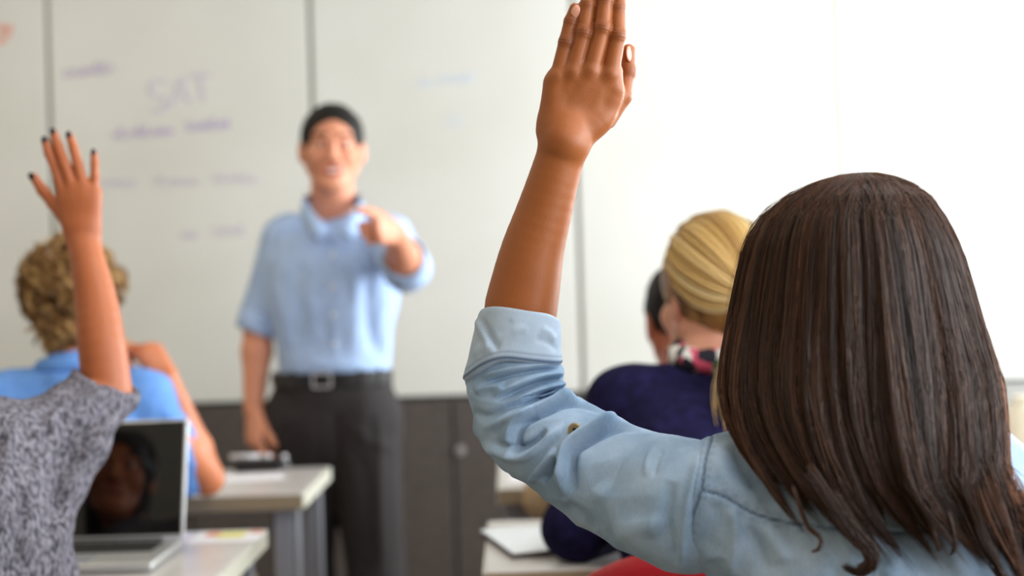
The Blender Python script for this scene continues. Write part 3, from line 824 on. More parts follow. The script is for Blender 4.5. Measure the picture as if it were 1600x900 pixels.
# ================================================================== the brown haired girl with the raised left hand
def raised_girl():
    t = thing('person', (.33, 1.34, 0), 'person with long straight brown hair in pale denim shirt, arm raised high, seen from behind', 'person')
    J = dict(fwd=V3(-.05, 1, 0), g=.9, sw=.165, ag=.93, hs=.97)
    J['head'] = W(1335, 458, 1.37); J['hR_'] = head_R(6, 4, 0)
    J['neck'] = W(1362, 700, 1.355); J['chest'] = V3(.345, 1.335, .93)
    J['sL'] = W(1145, 790, 1.335); J['eL'] = W(818, 655, 1.45); J['wL'] = W(882, 222, 1.435)
    J['sR'] = W(1600, 838, 1.33); J['eR'] = V3(.60, 1.38, .76); J['wR'] = V3(.50, 1.58, .66)
    seated_legs(J, .345, 1.30)
    # --- the raised left hand, back of the hand to the camera, joint by joint
    D = 1.43
    h = lambda px, py, dd=0.0: W(px, py, D + dd)
    wr = h(882, 222)
    F = dict(pinky=[h(873, 118), h(885, 66), h(892, 34), h(899, 14, -.002)], ring=[h(896, 112, -.003), h(912, 51, -.004), h(918, 8, -.002), h(923, -24)],
             middle=[h(923, 110, -.004), h(941, 44, -.006), h(945, 0, -.004), h(947, -38)], index=[h(953, 115, -.002), h(965, 56, -.003), h(966, 12), h(967, -22)])
    RR = dict(pinky=(.0088, .0079, .0071, .0062), ring=(.0094, .0085, .0078, .0068), middle=(.0096, .0086, .0079, .007), index=(.0094, .0083, .0076, .0066))
    fingers = []
    for nm in ('pinky', 'ring', 'middle', 'index'):
        p, r = F[nm], RR[nm]; g = []
        for i in range(3):
            mid = (p[i] + p[i + 1]) / 2
            g.append(cone(p[i], p[i + 1], r[i], r[i + 1], .0015))
        g.append(ell(p[1] + V3(0, -.0008, 0), r[1] * 1.07, None, .002)); g.append(ell(p[2] + V3(0, -.0004, 0), r[2] * 1.03, None, .002))
        fingers.append(g)
    palm = []
    yb = V3(0, 1, 0)
    for nm, wo in (('pinky', -.016), ('ring', -.006), ('middle', .004), ('index', .014)):
        a = wr + V3(wo, .004, .012); palm.append(cone(a + V3(0, 0, 0), F[nm][0] + V3(0, .003, 0), .0120, .0098, .006))
        palm.append(cone(wr + V3(wo * .6, -.004, .03), F[nm][0] + V3(0, -.0015, 0), .0035, .0046, .006))      # tendons
        palm.append(ell(F[nm][0] + V3(0, -.003, -.002), .0066, None, .008))                                   # knuckles
    palm.append(cone(wr + V3(.002, .004, .02), h(912, 135, .004), .028, .034, .006, flat=(yb, .42)))
    palm.append(cone(h(868, 195, .002), h(866, 130, .003), .0120, .0105, .008))                                # heel of the hand
    palm += [cone(h(926, 192, .008), h(960, 152, .012), .0130, .0100, .010), cone(h(902, 224, .002), h(940, 190, .006), .0090, .0105, .010), cone(h(952, 176, .006), h(960, 140, .003), .0055, .0082, .010), cone(h(960, 140, .003), h(960, 112, .002), .0082, .0086, .004)]                                # thumb mount
    fingers.append([cone(h(948, 186, .014), h(972, 150, .018), .0105, .0098, .006), cone(h(972, 150, .018), h(980, 112, .022), .0095, .0083, .004), ell(h(980, 112, .022), .0088, None, .003),
                    cone(h(980, 112, .022), h(982, 80, .02), .0083, .0072, .004)])
    hand = (palm, fingers, h(915, 120), None)
    e = J['eL']
    # forearm in four tapering pieces following the photographed outline
    ap = catmull([[*e, .028], [*W(808, 560, 1.452), .0300], [*W(812, 495, 1.45), .0366], [*W(821, 445, 1.449), .0352], [*W(832, 392, 1.447), .0318], [*W(849, 335, 1.444), .0282], [*W(865, 280, 1.44), .0252], [*W(877, 240, 1.437), .0240], [*wr, .0240]], 25)
    am_ = W(950, 738, 1.425)
    arm = [cone(J['sL'], am_, .040, .034, .006), cone(am_, e, .033, .028, .006)] + [cone(ap[i, :3], ap[i + 1, :3], ap[i, 3], ap[i + 1, 3], .0015) for i in range(24)] + [cone(wr, h(885, 200), .0245, .026, .008, flat=(yb, .66))]
    hr = hand_of(J, 'R', V3(-.5, .8, -.15), V3(0, 0, 1), s=V3(-1, -.4, 0), curl=(30, 34, 36, 40))
    pip = [(F[n][i], w) for n in F for i, w in ((1, 1.0), (2, .7))] + [(F[n][0], .45) for n in F] + [(h(980, 112, .022), .8)]
    def mark(P):
        r = np.zeros(len(P))
        for c, w in pip: r = np.maximum(r, w * np.exp(-(np.linalg.norm((P - c) * np.array([.9, .55, 1.1]), axis=1) / .0085) ** 2) * (P[:, 1] < c[1] + .002))
        return r * .8
    # body mesh, with creases over the finger joints
    R = J['hR_']
    P = torso_prims(J) + leg_prims(J) + arm + arm_prims(J['sR'], J['eR'], J['wR'], .93)
    top = J['head'] + R @ V3(0, -.02, -.04); P += [cone(J['neck'] - V3(0, 0, .03), top, .052, .05, .02)]
    for s in 'LR': P.append(cone(J['a' + s], J['a' + s] + V3(0, .13, -.055), .036, .028, .02))
    HP = head_prims(J['head'], R, .97)
    allp = P + HP + palm + [q for g in fingers for q in g] + [q for g in hr[1] for q in g]
    ff = [(J['head'], .12, .006), (hr[2], .1, .004)]
    lo, hi = bounds(allp)
    def A(i):
        f = [(J['head'][i] - .12, J['head'][i] + .12, .006)]
        if i == 0: f += [(h(840, 0)[0], h(1000, 0)[0], .0011), (e[0] - .05, e[0] + .08, .003)]
        if i == 1: f += [(1.40, 1.475, .0012)]
        if i == 2: f += [(1.335, hi[2], .0011), (1.15, 1.335, .003)]
        return axis(lo[i], hi[i], .008, f)
    Fd = Field(A(0), A(1), A(2)); Fd.add(P); Fd.add(HP); Fd.add(palm); Fd.add(hr[0])
    for g in fingers: Fd.group(g, .0022)
    for g in hr[1]: Fd.group(g, .0035)
    Pn, Q = Fd.mesh(); Pn = relax(Pn, Q, 3)
    N = vnormals(Pn, Q); dsp = np.zeros(len(Pn)); up_ok = Pn[:, 2] > 1.35
    for n in F:
        for i, amp in ((1, .00042), (2, .00034)):
            c = F[n][i]; ax_ = nrm(F[n][i + 1] - F[n][i - 1]); d = (Pn - c) @ ax_; rr = np.linalg.norm(Pn - c, axis=1)
            m = up_ok & (rr < .013) & (N[:, 1] < .2)
            wv = -np.exp(-(d / .0010) ** 2) - .8 * np.exp(-((d - .0030) / .0010) ** 2) - .8 * np.exp(-((d + .0030) / .0010) ** 2)
            dsp += np.where(m, amp * wv * np.exp(-(d / .005) ** 2) * 1.3, 0)
    Pn = Pn + N * dsp[:, None]
    mk('body', Pn, Q, M['skin_girl'], t, attrs={'mark': mark(Pn)})
    face_bits(t, J['head'], R, .97, M['hair_brown'], False, M['skin_girl'])
    for c, d, rr in ((h(899, 19, -.0068), F['pinky'][3] - F['pinky'][2], .0056), (h(983, 84, .0125), V3(0, 0, 1), .0062)):
        d = nrm(d); n = V3(.0, -1, 0) if c[0] < h(950, 20)[0] else nrm(V3(.75, -.65, 0)); n = nrm(n - d * np.dot(n, d)); R2 = np.stack([np.cross(d, n), d, n], 1)
        B().ball(c, (rr * .82, rr * 1.3, .0016), 16, 10, R2).build('fingernail', M['nail'], t, True)
    # --- denim shirt
    pr = torso_prims(J, .016) + [cone(J['sL'], J['sL'] + (e - J['sL']) * .03, .056, .056, .012), cone(J['neck'] - V3(0, 0, .04), J['neck'] + V3(0, .0, .02), .066, .06, .02),
         cone(J['sR'], J['eR'], .064, .056, .03), cone(J['eR'], J['wR'], .056, .044, .02)]
    lo, hi = bounds(pr)
    Fs = Field(axis(lo[0], hi[0], .009, [(.14, .55, .0028)]), axis(lo[1], hi[1], .008, [(1.17, 1.40, .0035)]), axis(.5, hi[2], .009, [(.90, 1.2, .0028)]))
    Fs.add(pr)
    P, Q = Fs.mesh(); P = relax(P, Q, 3); N = vnormals(P, Q); q = PX(P); back = np.clip((1.37 - P[:, 1]) / .03, 0, 1) * (N[:, 1] < .35)
    seams = [([(1062, 905), (1072, 850), (1085, 800), (1096, 765), (1102, 720), (1112, 682)], 1), ([(1096, 766), (1130, 775), (1180, 803), (1240, 818), (1320, 826), (1420, 832), (1560, 815)], 1)]
    dsp = np.zeros(len(P)); mk_ = np.zeros(len(P))
    for pts, _ in seams:
        d, s, tt = polydist(q, pts)
        dsp -= .0016 * np.exp(-(d / 2.2) ** 2) * back; dsp += .0007 * np.exp(-((d - 7) / 5) ** 2) * back
        pk = .55 + .45 * np.sin(tt * 120 + 2 * vnoise(P * 30, 5))
        mk_ = np.maximum(mk_, np.clip(.8 * np.exp(-(d / 2.6) ** 2) + .30 * pk * np.exp(-((d - 9) / 3.0) ** 2), 0, 1) * back)
    folds = [([(1140, 905), (1148, 860), (1150, 820), (1142, 785)], .004, 11), ([(1200, 900), (1185, 860), (1165, 820)], -.003, 12), ([(1230, 880), (1215, 850), (1190, 815)], .003, 14),
             ([(1100, 860), (1118, 820), (1120, 785)], -.002, 10), ([(1120, 690), (1128, 730), (1150, 760), (1190, 790)], .002, 14), ([(1150, 690), (1160, 730), (1190, 765)], -.003, 14),
             ([(1080, 890), (1110, 870), (1140, 868)], .0015, 7), ([(1380, 905), (1400, 870), (1390, 845)], .003, 16), ([(1300, 905), (1310, 870), (1290, 840)], -.002, 14), ([(1560, 790), (1580, 760), (1600, 752)], .003, 8), ([(1575, 800), (1590, 775), (1600, 770)], -.003, 6)]
    dsp += 1.6 * pxfolds(folds)(P) * back + .0012 * vnoise(P * np.array([28, 28, 12]), 4) + .0016 * vnoise(P * np.array([14, 14, 7]), 8)
    P = P + N * dsp[:, None]
    shirt = mk('shirt', P, Q, M['denim'], t, attrs={'mark': mk_})
    # collar roll under the hair
    nb = J['neck']; ring = [nb + V3(.064 * math.cos(a), .058 * math.sin(a) + .002, .012 - .012 * math.sin(a)) for a in np.linspace(0, 2 * math.pi, 25)]
    B().tube(ring, .011, 10).build('collar', M['denim'], shirt, True)
    # --- sleeve: a loose tube bunched up round the elbow
    ctl = [(811, 545, 1.452, 62), (809, 580, 1.453, 69), (809, 625, 1.455, 75), (834, 668, 1.448, 76), (882, 700, 1.435, 78), (942, 738, 1.417, 88), (1002, 766, 1.395, 94), (1045, 783, 1.365, 103), (1075, 793, 1.347, 106), (1105, 802, 1.333, 98), (1140, 810, 1.325, 78)]
    nR, nT = 300, 200
    cc = catmull([[*W(a, b, c), hw / FPX * c] for a, b, c, hw in ctl], nR)
    # constant-ish arc length
    cen, rad = cc[:, :3], cc[:, 3]; tan = np.gradient(cen, axis=0); tan /= np.linalg.norm(tan, axis=1)[:, None]
    view = V3(0, -1, 0); A_ = view[None] - tan * (tan @ view)[:, None]; A_ /= np.linalg.norm(A_, axis=1)[:, None]; B_ = np.cross(tan, A_)
    th = np.linspace(0, 2 * math.pi, nT, endpoint=False)
    dirs = A_[:, None] * np.cos(th)[None, :, None] * .86 + B_[:, None] * np.sin(th)[None, :, None]
    P = (cen[:, None] + dirs * rad[:, None, None]).reshape(-1, 3)
    Q = np.array([(i * nT + k, i * nT + (k + 1) % nT, (i + 1) * nT + (k + 1) % nT, (i + 1) * nT + k) for i in range(nR - 1) for k in range(nT)])
    # relax kinks on the inside of the elbow
    G = P.reshape(nR, nT, 3)
    for _ in range(30): G[1:-1] = .5 * G[1:-1] + .25 * (G[:-2] + G[2:])
    P = G.reshape(-1, 3); N = vnormals(P, Q)
    if np.mean(np.sum(N * (P - np.repeat(cen, nT, 0)), 1)) < 0: N = -N; Q = Q[:, ::-1]
    near = np.clip((np.repeat(cen[:, 1], nT) - P[:, 1]) / .012 + .6, 0, 1); q = PX(P)
    f = [([(756, 669), (799, 651), (847, 632), (879, 620), (911, 619), (943, 631), (975, 655)], .0062, 9), ([(800, 668), (850, 647), (880, 633), (912, 632), (945, 646)], -.0055, 8),
         ([(793, 634), (828, 614), (860, 603), (889, 598), (925, 608)], .0042, 6), ([(800, 643), (835, 625), (865, 613), (895, 608)], -.0035, 5),
         ([(770, 618), (820, 595), (852, 585), (890, 583)], .0036, 6), ([(775, 628), (822, 605), (858, 594), (892, 590)], -.003, 5),
         ([(752, 590), (793, 577), (833, 571), (870, 568)], .0030, 6), ([(752, 602), (795, 588), (835, 580), (872, 577)], -.003, 5),
         ([(884, 775), (879, 750), (879, 728), (885, 699), (905, 681), (940, 662), (967, 650), (1000, 656), (1022, 668)], .0075, 8), ([(896, 770), (894, 740), (896, 708), (915, 691), (945, 674), (972, 665), (1000, 672)], -.0065, 11),
         ([(803, 715), (797, 678), (808, 655), (833, 640)], .0050, 9), ([(815, 705), (812, 682), (822, 662), (842, 650)], -.004, 8),
         ([(757, 690), (775, 700), (810, 712), (835, 705), (860, 682), (885, 668)], .0048, 9), ([(775, 688), (812, 698), (838, 690), (856, 672)], -.0045, 9),
         ([(830, 752), (840, 738), (857, 720), (873, 703)], .0040, 8), ([(850, 752), (862, 734), (874, 716)], -.0045, 8),
         ([(742, 640), (760, 650), (790, 640), (815, 628)], -.003, 10), ([(745, 612), (765, 604), (790, 603)], .003, 9),
         ([(1007, 745), (1014, 715), (1024, 698), (1044, 687)], .0016, 6), ([(1020, 745), (1028, 718), (1038, 703)], -.0010, 6),
         ([(880, 790), (905, 800), (930, 830)], -.003, 14), ([(960, 860), (985, 830), (1040, 820)], .003, 18), ([(1098, 700), (1083, 760), (1070, 830), (1060, 900)], .0045, 11), ([(930, 760), (960, 800), (1010, 880)], .0028, 22), ([(1060, 880), (1040, 820), (1050, 750)], -.003, 16)]
    f = [(a, b if b > 0 else b * 1.2, c * .85 if b > 0 else c * .65) for a, b, c in f]
    dsp = 1.5 * pxfolds(f)(P) * near * np.clip(-N[:, 1] * 2.2 - .1, 0, 1)
    s_ = np.repeat(np.linspace(0, 1, nR), nT); thr = np.tile(th, nR)
    farw = 1 - near; bunch = np.exp(-((s_ - .25) / .22) ** 2)
    dsp += farw * bunch * .005 * np.sin(s_ * 70 + 1.5 * np.sin(thr * 2) + 2 * vnoise(P * 12, 2))
    dsp += .0024 * (1 - 2 * np.abs(vnoise(P @ np.array([[22, 0, 6], [0, 20, 0], [-8, 0, 34.]]).T, 6))) * (.4 + bunch) + .0024 * vnoise(P * 14, 3)
    P = P + N * dsp[:, None]
    slv = mk('sleeve', P, Q, M['denim'], shirt, attrs={'mark': np.zeros(len(P))})
    # --- turned back cuff: outer band, rolled rim and inner band
    rows = []
    low = lambda a: W(803, 582, 1.452); c_top, c_bot = W(812, 494, 1.450), W(804, 556, 1.452)
    prof = [(-.10, .90, -.003), (-.06, .98, 0), (0.0, 1.0, .002), (.1, 1.0, .0015), (.3, .985, 0), (.5, .96, 0), (.7, .93, 0), (.85, .905, 0), (.95, .885, 0), (1.0, .86, -.001), (1.0, .82, -.004), (.9, .80, -.004), (.6, .80, -.004)]
    nT = 160; th = np.linspace(0, 2 * math.pi, nT, endpoint=False); V = []
    axd = nrm(c_top - c_bot); A0 = nrm(V3(0, -1, 0) - axd * np.dot(V3(0, -1, 0), axd)); B0 = np.cross(axd, A0)
    if B0[0] < 0: B0 = -B0
    H = np.linalg.norm(c_top - c_bot)
    prof = catmull(prof, 46)
    for v, rr, e_ in prof:
        for a in th:
            R_ = .0475 * rr + (1 - v) * .0 + .0008 * math.sin(a * 3 + v * 2)
            nearness = math.cos(a)
            # lower edge dips on the left, rises to the right; the rim rises towards the camera
            lowdrop = (1 - min(1, max(0, v))) * (-.030 * max(0, -math.sin(a)) ** 2.2 + .001 * nearness)
            rim = max(0, min(1, v)) * (.011 * nearness)
            p = c_bot + (c_top - c_bot) * v + axd * (lowdrop + rim) + (A0 * math.cos(a) * .88 + B0 * math.sin(a)) * (R_ + e_)
            V.append(p)
    V = np.array(V); nR = len(prof)
    Q = np.array([(i * nT + k, i * nT + (k + 1) % nT, (i + 1) * nT + (k + 1) % nT, (i + 1) * nT + k) for i in range(nR - 1) for k in range(nT)])
    N = vnormals(V, Q)
    if np.mean(np.sum(N[:nT * 20] * (V[:nT * 20] - (c_bot + c_top) / 2), 1)) < 0: N = -N; Q = Q[:, ::-1]
    q = PX(V); near = (V[:, 1] < c_bot[1] + .01)
    cf = [([(744, 498), (752, 515), (762, 535), (772, 553)], .0028, 5), ([(752, 497), (760, 515), (770, 533), (780, 548)], -.003, 5), ([(742, 560), (750, 545), (765, 548)], .002, 7), ([(845, 512), (858, 520), (868, 532)], .0015, 5),
          ([(835, 530), (855, 535), (870, 548)], -.0012, 4), ([(800, 520), (812, 514), (826, 517)], .0008, 5), ([(776, 525), (790, 512), (800, 500)], -.0010, 5)]
    V = V + N * (1.15 * pxfolds(cf)(V) * near + .0012 * vnoise(V * np.array([30, 30, 16]), 9))[:, None]
    vv = np.repeat(prof[:, 0], nT)
    mk('cuff', V, Q, M['denim_in'], slv, attrs={'mark': np.clip(.9 * np.exp(-((vv - .02) / .035) ** 2) + .35 * np.exp(-((vv - .14) / .02) ** 2), 0, 1)})
    # --- brass button with its four rivet holes on the sleeve tab
    c = W(898, 671, 1.372); best = np.argmin(np.linalg.norm(PX(P) - np.array([898, 671]), axis=1) + 1e3 * (P[:, 1] > 1.43)); c = P[best]; n = nrm(V3(-.15, -1, .1))
    u_ = nrm(np.cross(n, V3(0, 0, 1))); 
    b = B().tube([c - n * .001, c + n * .0022, c + n * .003], [.0068, .0068, .0054], 24)
    bt = b.build('button', M['brass'], slv)
    B().tube([c + n * .0029, c + n * .0034], [.0022, .0018], 14).build('rivet', M['leather'], bt)
    # --- hair
    rows = [(272, 1322, 1362, 1.325, .020), (279, 1290, 1390, 1.332, .042), (293, 1252, 1420, 1.342, .066), (315, 1212, 1446, 1.352, .088), (345, 1182, 1466, 1.36, .104), (380, 1166, 1485, 1.364, .114),
            (420, 1156, 1500, 1.366, .119), (460, 1148, 1512, 1.365, .121), (500, 1141, 1524, 1.362, .121), (550, 1133, 1541, 1.352, .118), (600, 1130, 1557, 1.338, .112), (650, 1141, 1563, 1.318, .100), (700, 1166, 1566, 1.29, .082),
            (750, 1200, 1564, 1.262, .062), (800, 1240, 1592, 1.243, .046), (850, 1278, 1644, 1.232, .036), (900, 1312, 1668, 1.226, .030), (960, 1340, 1700, 1.222, .028)]
    tab = []
    for py, l, r, d, hd in rows:
        a, b_ = W(l, py, d), W(r, py, d); tab.append([(a[0] + b_[0]) / 2, (b_[0] - a[0]) / 2, d, hd, (a[2] + b_[2]) / 2, py])
    tab = np.array(tab)
    rs = np.random.RandomState(7)
    arc = np.concatenate([[0], np.cumsum(np.hypot(np.diff(tab[:, 4]), np.diff(tab[:, 3]) * .7))]); arc /= arc[-1]
    def surf(phi, tt, off):
        """phi: angle round the head (0 = towards the back), tt: 0 crown .. 1 tips"""
        row = [np.interp(tt, arc, tab[:, j]) for j in range(6)]
        cx, w, cy, hd, z, py = row
        lim = np.interp(tt, [0, .12, .3, .45], [180, 180, 150, 118]); ph = np.sign(phi) * np.minimum(np.abs(phi), lim)
        pr_ = np.radians(ph)
        clump = np.interp(tt, [0, .2, .5, 1], [.0, .4, 1, 1.7])
        ridge = .0030 * np.sin(phi * .155 + 1.3 * np.sin(phi * .05) + tt * 1.2) + .0022 * np.sin(phi * .41 + 2.2 * np.sin(phi * .031 + 1)) + .0011 * np.sin(phi * 1.13 + 2)
        rr = off + ridge * clump
        # extra shadowed gaps left of centre, as in the photograph
        for c0, dep, wd in ((-27, .008, 3.4), (-38, .006, 2.6), (-19, .005, 2.0), (-52, .004, 3), (12, .001, 3), (40, .001, 3)):
            rr = rr - dep * np.exp(-((phi - c0 - 6 * (tt - .5)) / wd) ** 2) * np.interp(tt, [0, .25, .5, .95, 1], [0, .3, 1, 1, 0])
        ex = np.sin(pr_); ey = np.cos(pr_)
        return np.stack([cx + (w + rr) * ex, cy - (hd + rr) * ey, z + 0 * ex], -1)
    # crown whirl: paths start at one point on the back of the crown, then fall
    def path(phi, length, off, Mm, seed_wave, swirl):
        tt = np.linspace(0, 1, Mm)[None, :] * length[:, None]
        ph = phi[:, None] + swirl[:, None] * (1 - np.clip(tt * 6, 0, 1)) + (seed_wave[:, 0:1] * np.sin(tt * 9 + seed_wave[:, 1:2])) * tt
        P = surf(ph, np.clip(tt, 0, 1), off[:, None])
        ext = np.clip(tt - 1, 0, 1); P[..., 2] -= ext * .5
        return P
    # shell under the strands
    nph, ntt = 300, 90
    PH, TT = np.meshgrid(np.linspace(-180, 180, nph), np.linspace(0, .90, ntt), indexing='ij')
    V = surf(PH, TT, -.0045); V[..., 2] += 0
    # ragged end of the shell
    idx = lambda i, j: i * ntt + j
    I, Jj = np.meshgrid(np.arange(nph - 1), np.arange(ntt - 1), indexing='ij'); I = I.ravel(); Jj = Jj.ravel()
    phm = np.abs(PH[I, Jj]); ttm = TT[I, Jj]
    endtt = lambda phi: np.interp(phi, [-120, -80, -50, -30, -10, 10, 30, 50, 75, 120], [.70, .74, .80, .83, .845, .85, .85, .88, .95, .95])
    keep = ~((phm > 122) & (ttm > .30)) & (ttm < endtt(PH[I, Jj]) - .05 - .02 * np.sin(PH[I, Jj] * .7))
    Q = np.stack([idx(I, Jj), idx(I + 1, Jj), idx(I + 1, Jj + 1), idx(I, Jj + 1)], 1)[keep]
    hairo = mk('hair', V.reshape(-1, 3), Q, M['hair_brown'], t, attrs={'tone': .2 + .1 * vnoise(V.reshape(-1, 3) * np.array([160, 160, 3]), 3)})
    Nn, Mm = 15000, 15
    phi = np.concatenate([rs.uniform(-100, 100, 11500), rs.uniform(-180, 180, 3500)]); Nn = len(phi)
    ln = endtt(phi) * (1 + rs.normal(0, .028, Nn)) + .035 * np.sin(phi * .33) * .5 - .03 * rs.rand(Nn) ** 2
    off = rs.uniform(-.006, .0012, Nn); off[rs.rand(Nn) < .02] += rs.uniform(.001, .004)
    P = path(phi, ln, off, Mm, np.stack([rs.normal(0, 3.4, Nn), rs.uniform(0, 6.28, Nn)], 1), rs.normal(0, 25, Nn))
    # clumping: neighbours lean into locks toward the tips
    lock = np.round(phi / 5.2 + .5 * np.sin(phi * .2)); lc = lock * 5.2
    tip = np.linspace(0, 1, Mm)[None, :] ** 3
    Pl = path(lc + rs.normal(0, .8, Nn), ln, off, Mm, np.zeros((Nn, 2)), np.zeros(Nn))
    wgt = (tip * rs.uniform(.2, .85, Nn)[:, None])[..., None]; P = P * (1 - wgt) + Pl * wgt
    lr = np.random.RandomState(3).normal(0, 1, (200, 4)); li = (lock + 60).astype(int)
    P[..., 0] += tip * lr[li, 0][:, None] * .006 + tip ** 2 * .006; P[..., 1] -= tip * np.abs(lr[li, 1])[:, None] * .003; P[..., 2] += tip * lr[li, 2][:, None] * .005
    tone = np.clip(.42 + .08 * lr[li, 3] + rs.normal(0, .14, Nn) + .10 * (np.abs(phi) > 60) + .22 * np.clip((phi - 35) / 40, 0, 1), 0, 1)  # right side toned lighter, backlight put into the strand colour
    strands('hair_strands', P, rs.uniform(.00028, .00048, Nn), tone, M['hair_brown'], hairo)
    # a few free locks and flyaways; right-hand locks toned lighter as if backlit
    extra = []; er = []; et = []
    def lock_(pts, n, wid, tn=.45):
        c = catmull([W(*p) for p in pts], 15)
        for _ in range(n):
            o = rs.normal(0, wid, 3); tw = rs.normal(0, wid * .6, 3)
            f_ = np.linspace(1, .35, 15)[:, None]; extra.append(c + o * f_ + tw * np.sin(np.linspace(0, 4, 15))[:, None]); er.append(.0004); et.append(np.clip(rs.normal(tn, .15), 0, 1))
    lock_([(1268, 740, 1.20), (1305, 800, 1.192), (1335, 838, 1.19), (1362, 862, 1.188), (1362, 885, 1.188), (1345, 897, 1.19), (1320, 884, 1.19)], 110, .0030)
    lock_([(1300, 770, 1.2), (1330, 820, 1.19), (1350, 850, 1.188), (1356, 876, 1.188), (1338, 890, 1.188)], 70, .0025)
    lock_([(1240, 760, 1.22), (1262, 820, 1.2), (1282, 840, 1.195), (1278, 858, 1.195), (1268, 862, 1.195)], 14, .0012)
    lock_([(1448, 800, 1.19), (1462, 840, 1.185), (1468, 862, 1.185)], 18, .0015); lock_([(1480, 800, 1.19), (1490, 850, 1.185), (1484, 868, 1.185)], 12, .0015)
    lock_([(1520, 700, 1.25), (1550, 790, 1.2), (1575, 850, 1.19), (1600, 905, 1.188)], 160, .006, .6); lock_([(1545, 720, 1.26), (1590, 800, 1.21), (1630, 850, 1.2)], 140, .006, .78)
    lock_([(1500, 760, 1.21), (1530, 830, 1.19), (1555, 880, 1.186), (1585, 930, 1.186)], 90, .004); lock_([(1535, 560, 1.33), (1560, 640, 1.32), (1578, 700, 1.31), (1590, 762, 1.30)], 40, .0022, .85)
    lock_([(1528, 540, 1.34), (1548, 610, 1.33), (1566, 680, 1.31), (1575, 740, 1.29)], 30, .003, .8); lock_([(1590, 795, 1.2), (1610, 790, 1.2), (1640, 800, 1.2)], 30, .002)
    for _ in range(150):
        f0 = rs.uniform(-175, 175); l0 = rs.uniform(.2, .7); p = path(np.array([f0]), np.array([l0]), np.array([rs.uniform(.001, .006)]), 15, np.array([[rs.normal(0, 6), rs.uniform(0, 6)]]), np.array([rs.normal(0, 20)]))[0]
        extra.append(p); er.append(.00016); et.append(.8)
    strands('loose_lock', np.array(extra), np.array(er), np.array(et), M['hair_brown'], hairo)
    # --- jeans and shoes
    cloth(t, 'jeans', leg_prims(J, .008) + [ell(J['pelvis'] - V3(0, 0, .03), (.17, .125, .10), None, .03)], M['jeans'], .012)
    for s in 'LR': shoe(t, J['a' + s], V3(0, 1, 0), M['red'] if 0 else M['black'])
    return t
raised_girl()
chair(.345, 1.33, 'dark classroom chair under the brown haired girl in denim', M['blackchair'], top=.80, name='classroom_chair')

# ================================================================== explicit open hand seen from the back
def open_hand(F, TH, wr, D, RR, thr, away=.003, palm_r=.012):
    fingers = []; palm = []; yb = V3(0, 1, 0)
    names = list(F)
    for nm in names:
        p, r = F[nm], RR[nm]; g = [cone(p[i], p[i + 1], r[i], r[i + 1], .002) for i in range(3)]
        g += [ell(p[1], r[1] * 1.04, None, .002), ell(p[2], r[2] * 1.02, None, .002)]; fingers.append(g)
        palm.append(cone(wr + (p[0] - wr) * .1 + V3((p[0][0] - wr[0]) * .3, 0, 0), p[0] + V3(0, away, 0), palm_r, palm_r * .88, .006))
    c = sum(F[n][0] for n in names) / len(names); palm.append(cone(wr + (c - wr) * .3, wr + (c - wr) * .8, .028, .033, .008, flat=(yb, .42)))
    palm.append(cone(TH[0], TH[1], .0145, .0105, .009))
    fingers.append([cone(TH[1], TH[2], thr[0], thr[1], .003), ell(TH[2], thr[1] * 1.04, None, .002), cone(TH[2], TH[3], thr[1], thr[2], .003)])
    tips = []
    for n in names: tips.append((F[n][3], nrm(F[n][3] - F[n][2]), V3(0, -1, 0), RR[n][3]))
    tips.append((TH[3], nrm(TH[3] - TH[2]), nrm(V3(-.5, -1, .2)), thr[2]))
    return (palm, fingers, wr + (c - wr) * .9, tips)
def nails2(t, tips, m):
    for p, d, n, r in tips:
        n = nrm(n - d * np.dot(n, d)); R = np.stack([np.cross(d, n), d, n], 1)
        B().ball(p + n * r * .62 + d * r * .2, (r * .78, r * 1.15, r * .45), 14, 8, R).build('fingernail', m, t, True)
def cap_hair(t, C, R, s, m, prims, subs, cuts, step=.003, amp=.002, tone=.5, sc=60, name='hair', tfn=None):
    F = mkfield(prims, step); F.add(prims)
    for p in subs: p['op'] = 'sub'
    F.add(subs)
    for p0, n in cuts:
        X, Y, Z = np.meshgrid(*F.ax, indexing='ij', sparse=True); F.F = np.maximum(F.F, ((X - p0[0]) * n[0] + (Y - p0[1]) * n[1] + (Z - p0[2]) * n[2]).astype(np.float32))
    P, Q = F.mesh(); P = relax(P, Q, 2); N = vnormals(P, Q); P = P + N * (vnoise(P * sc, 3) * amp)[:, None]
    return mk(name, P, Q, m, t, attrs={'tone': np.clip(tone + .25 * vnoise(P * sc, 5), 0, 1)})

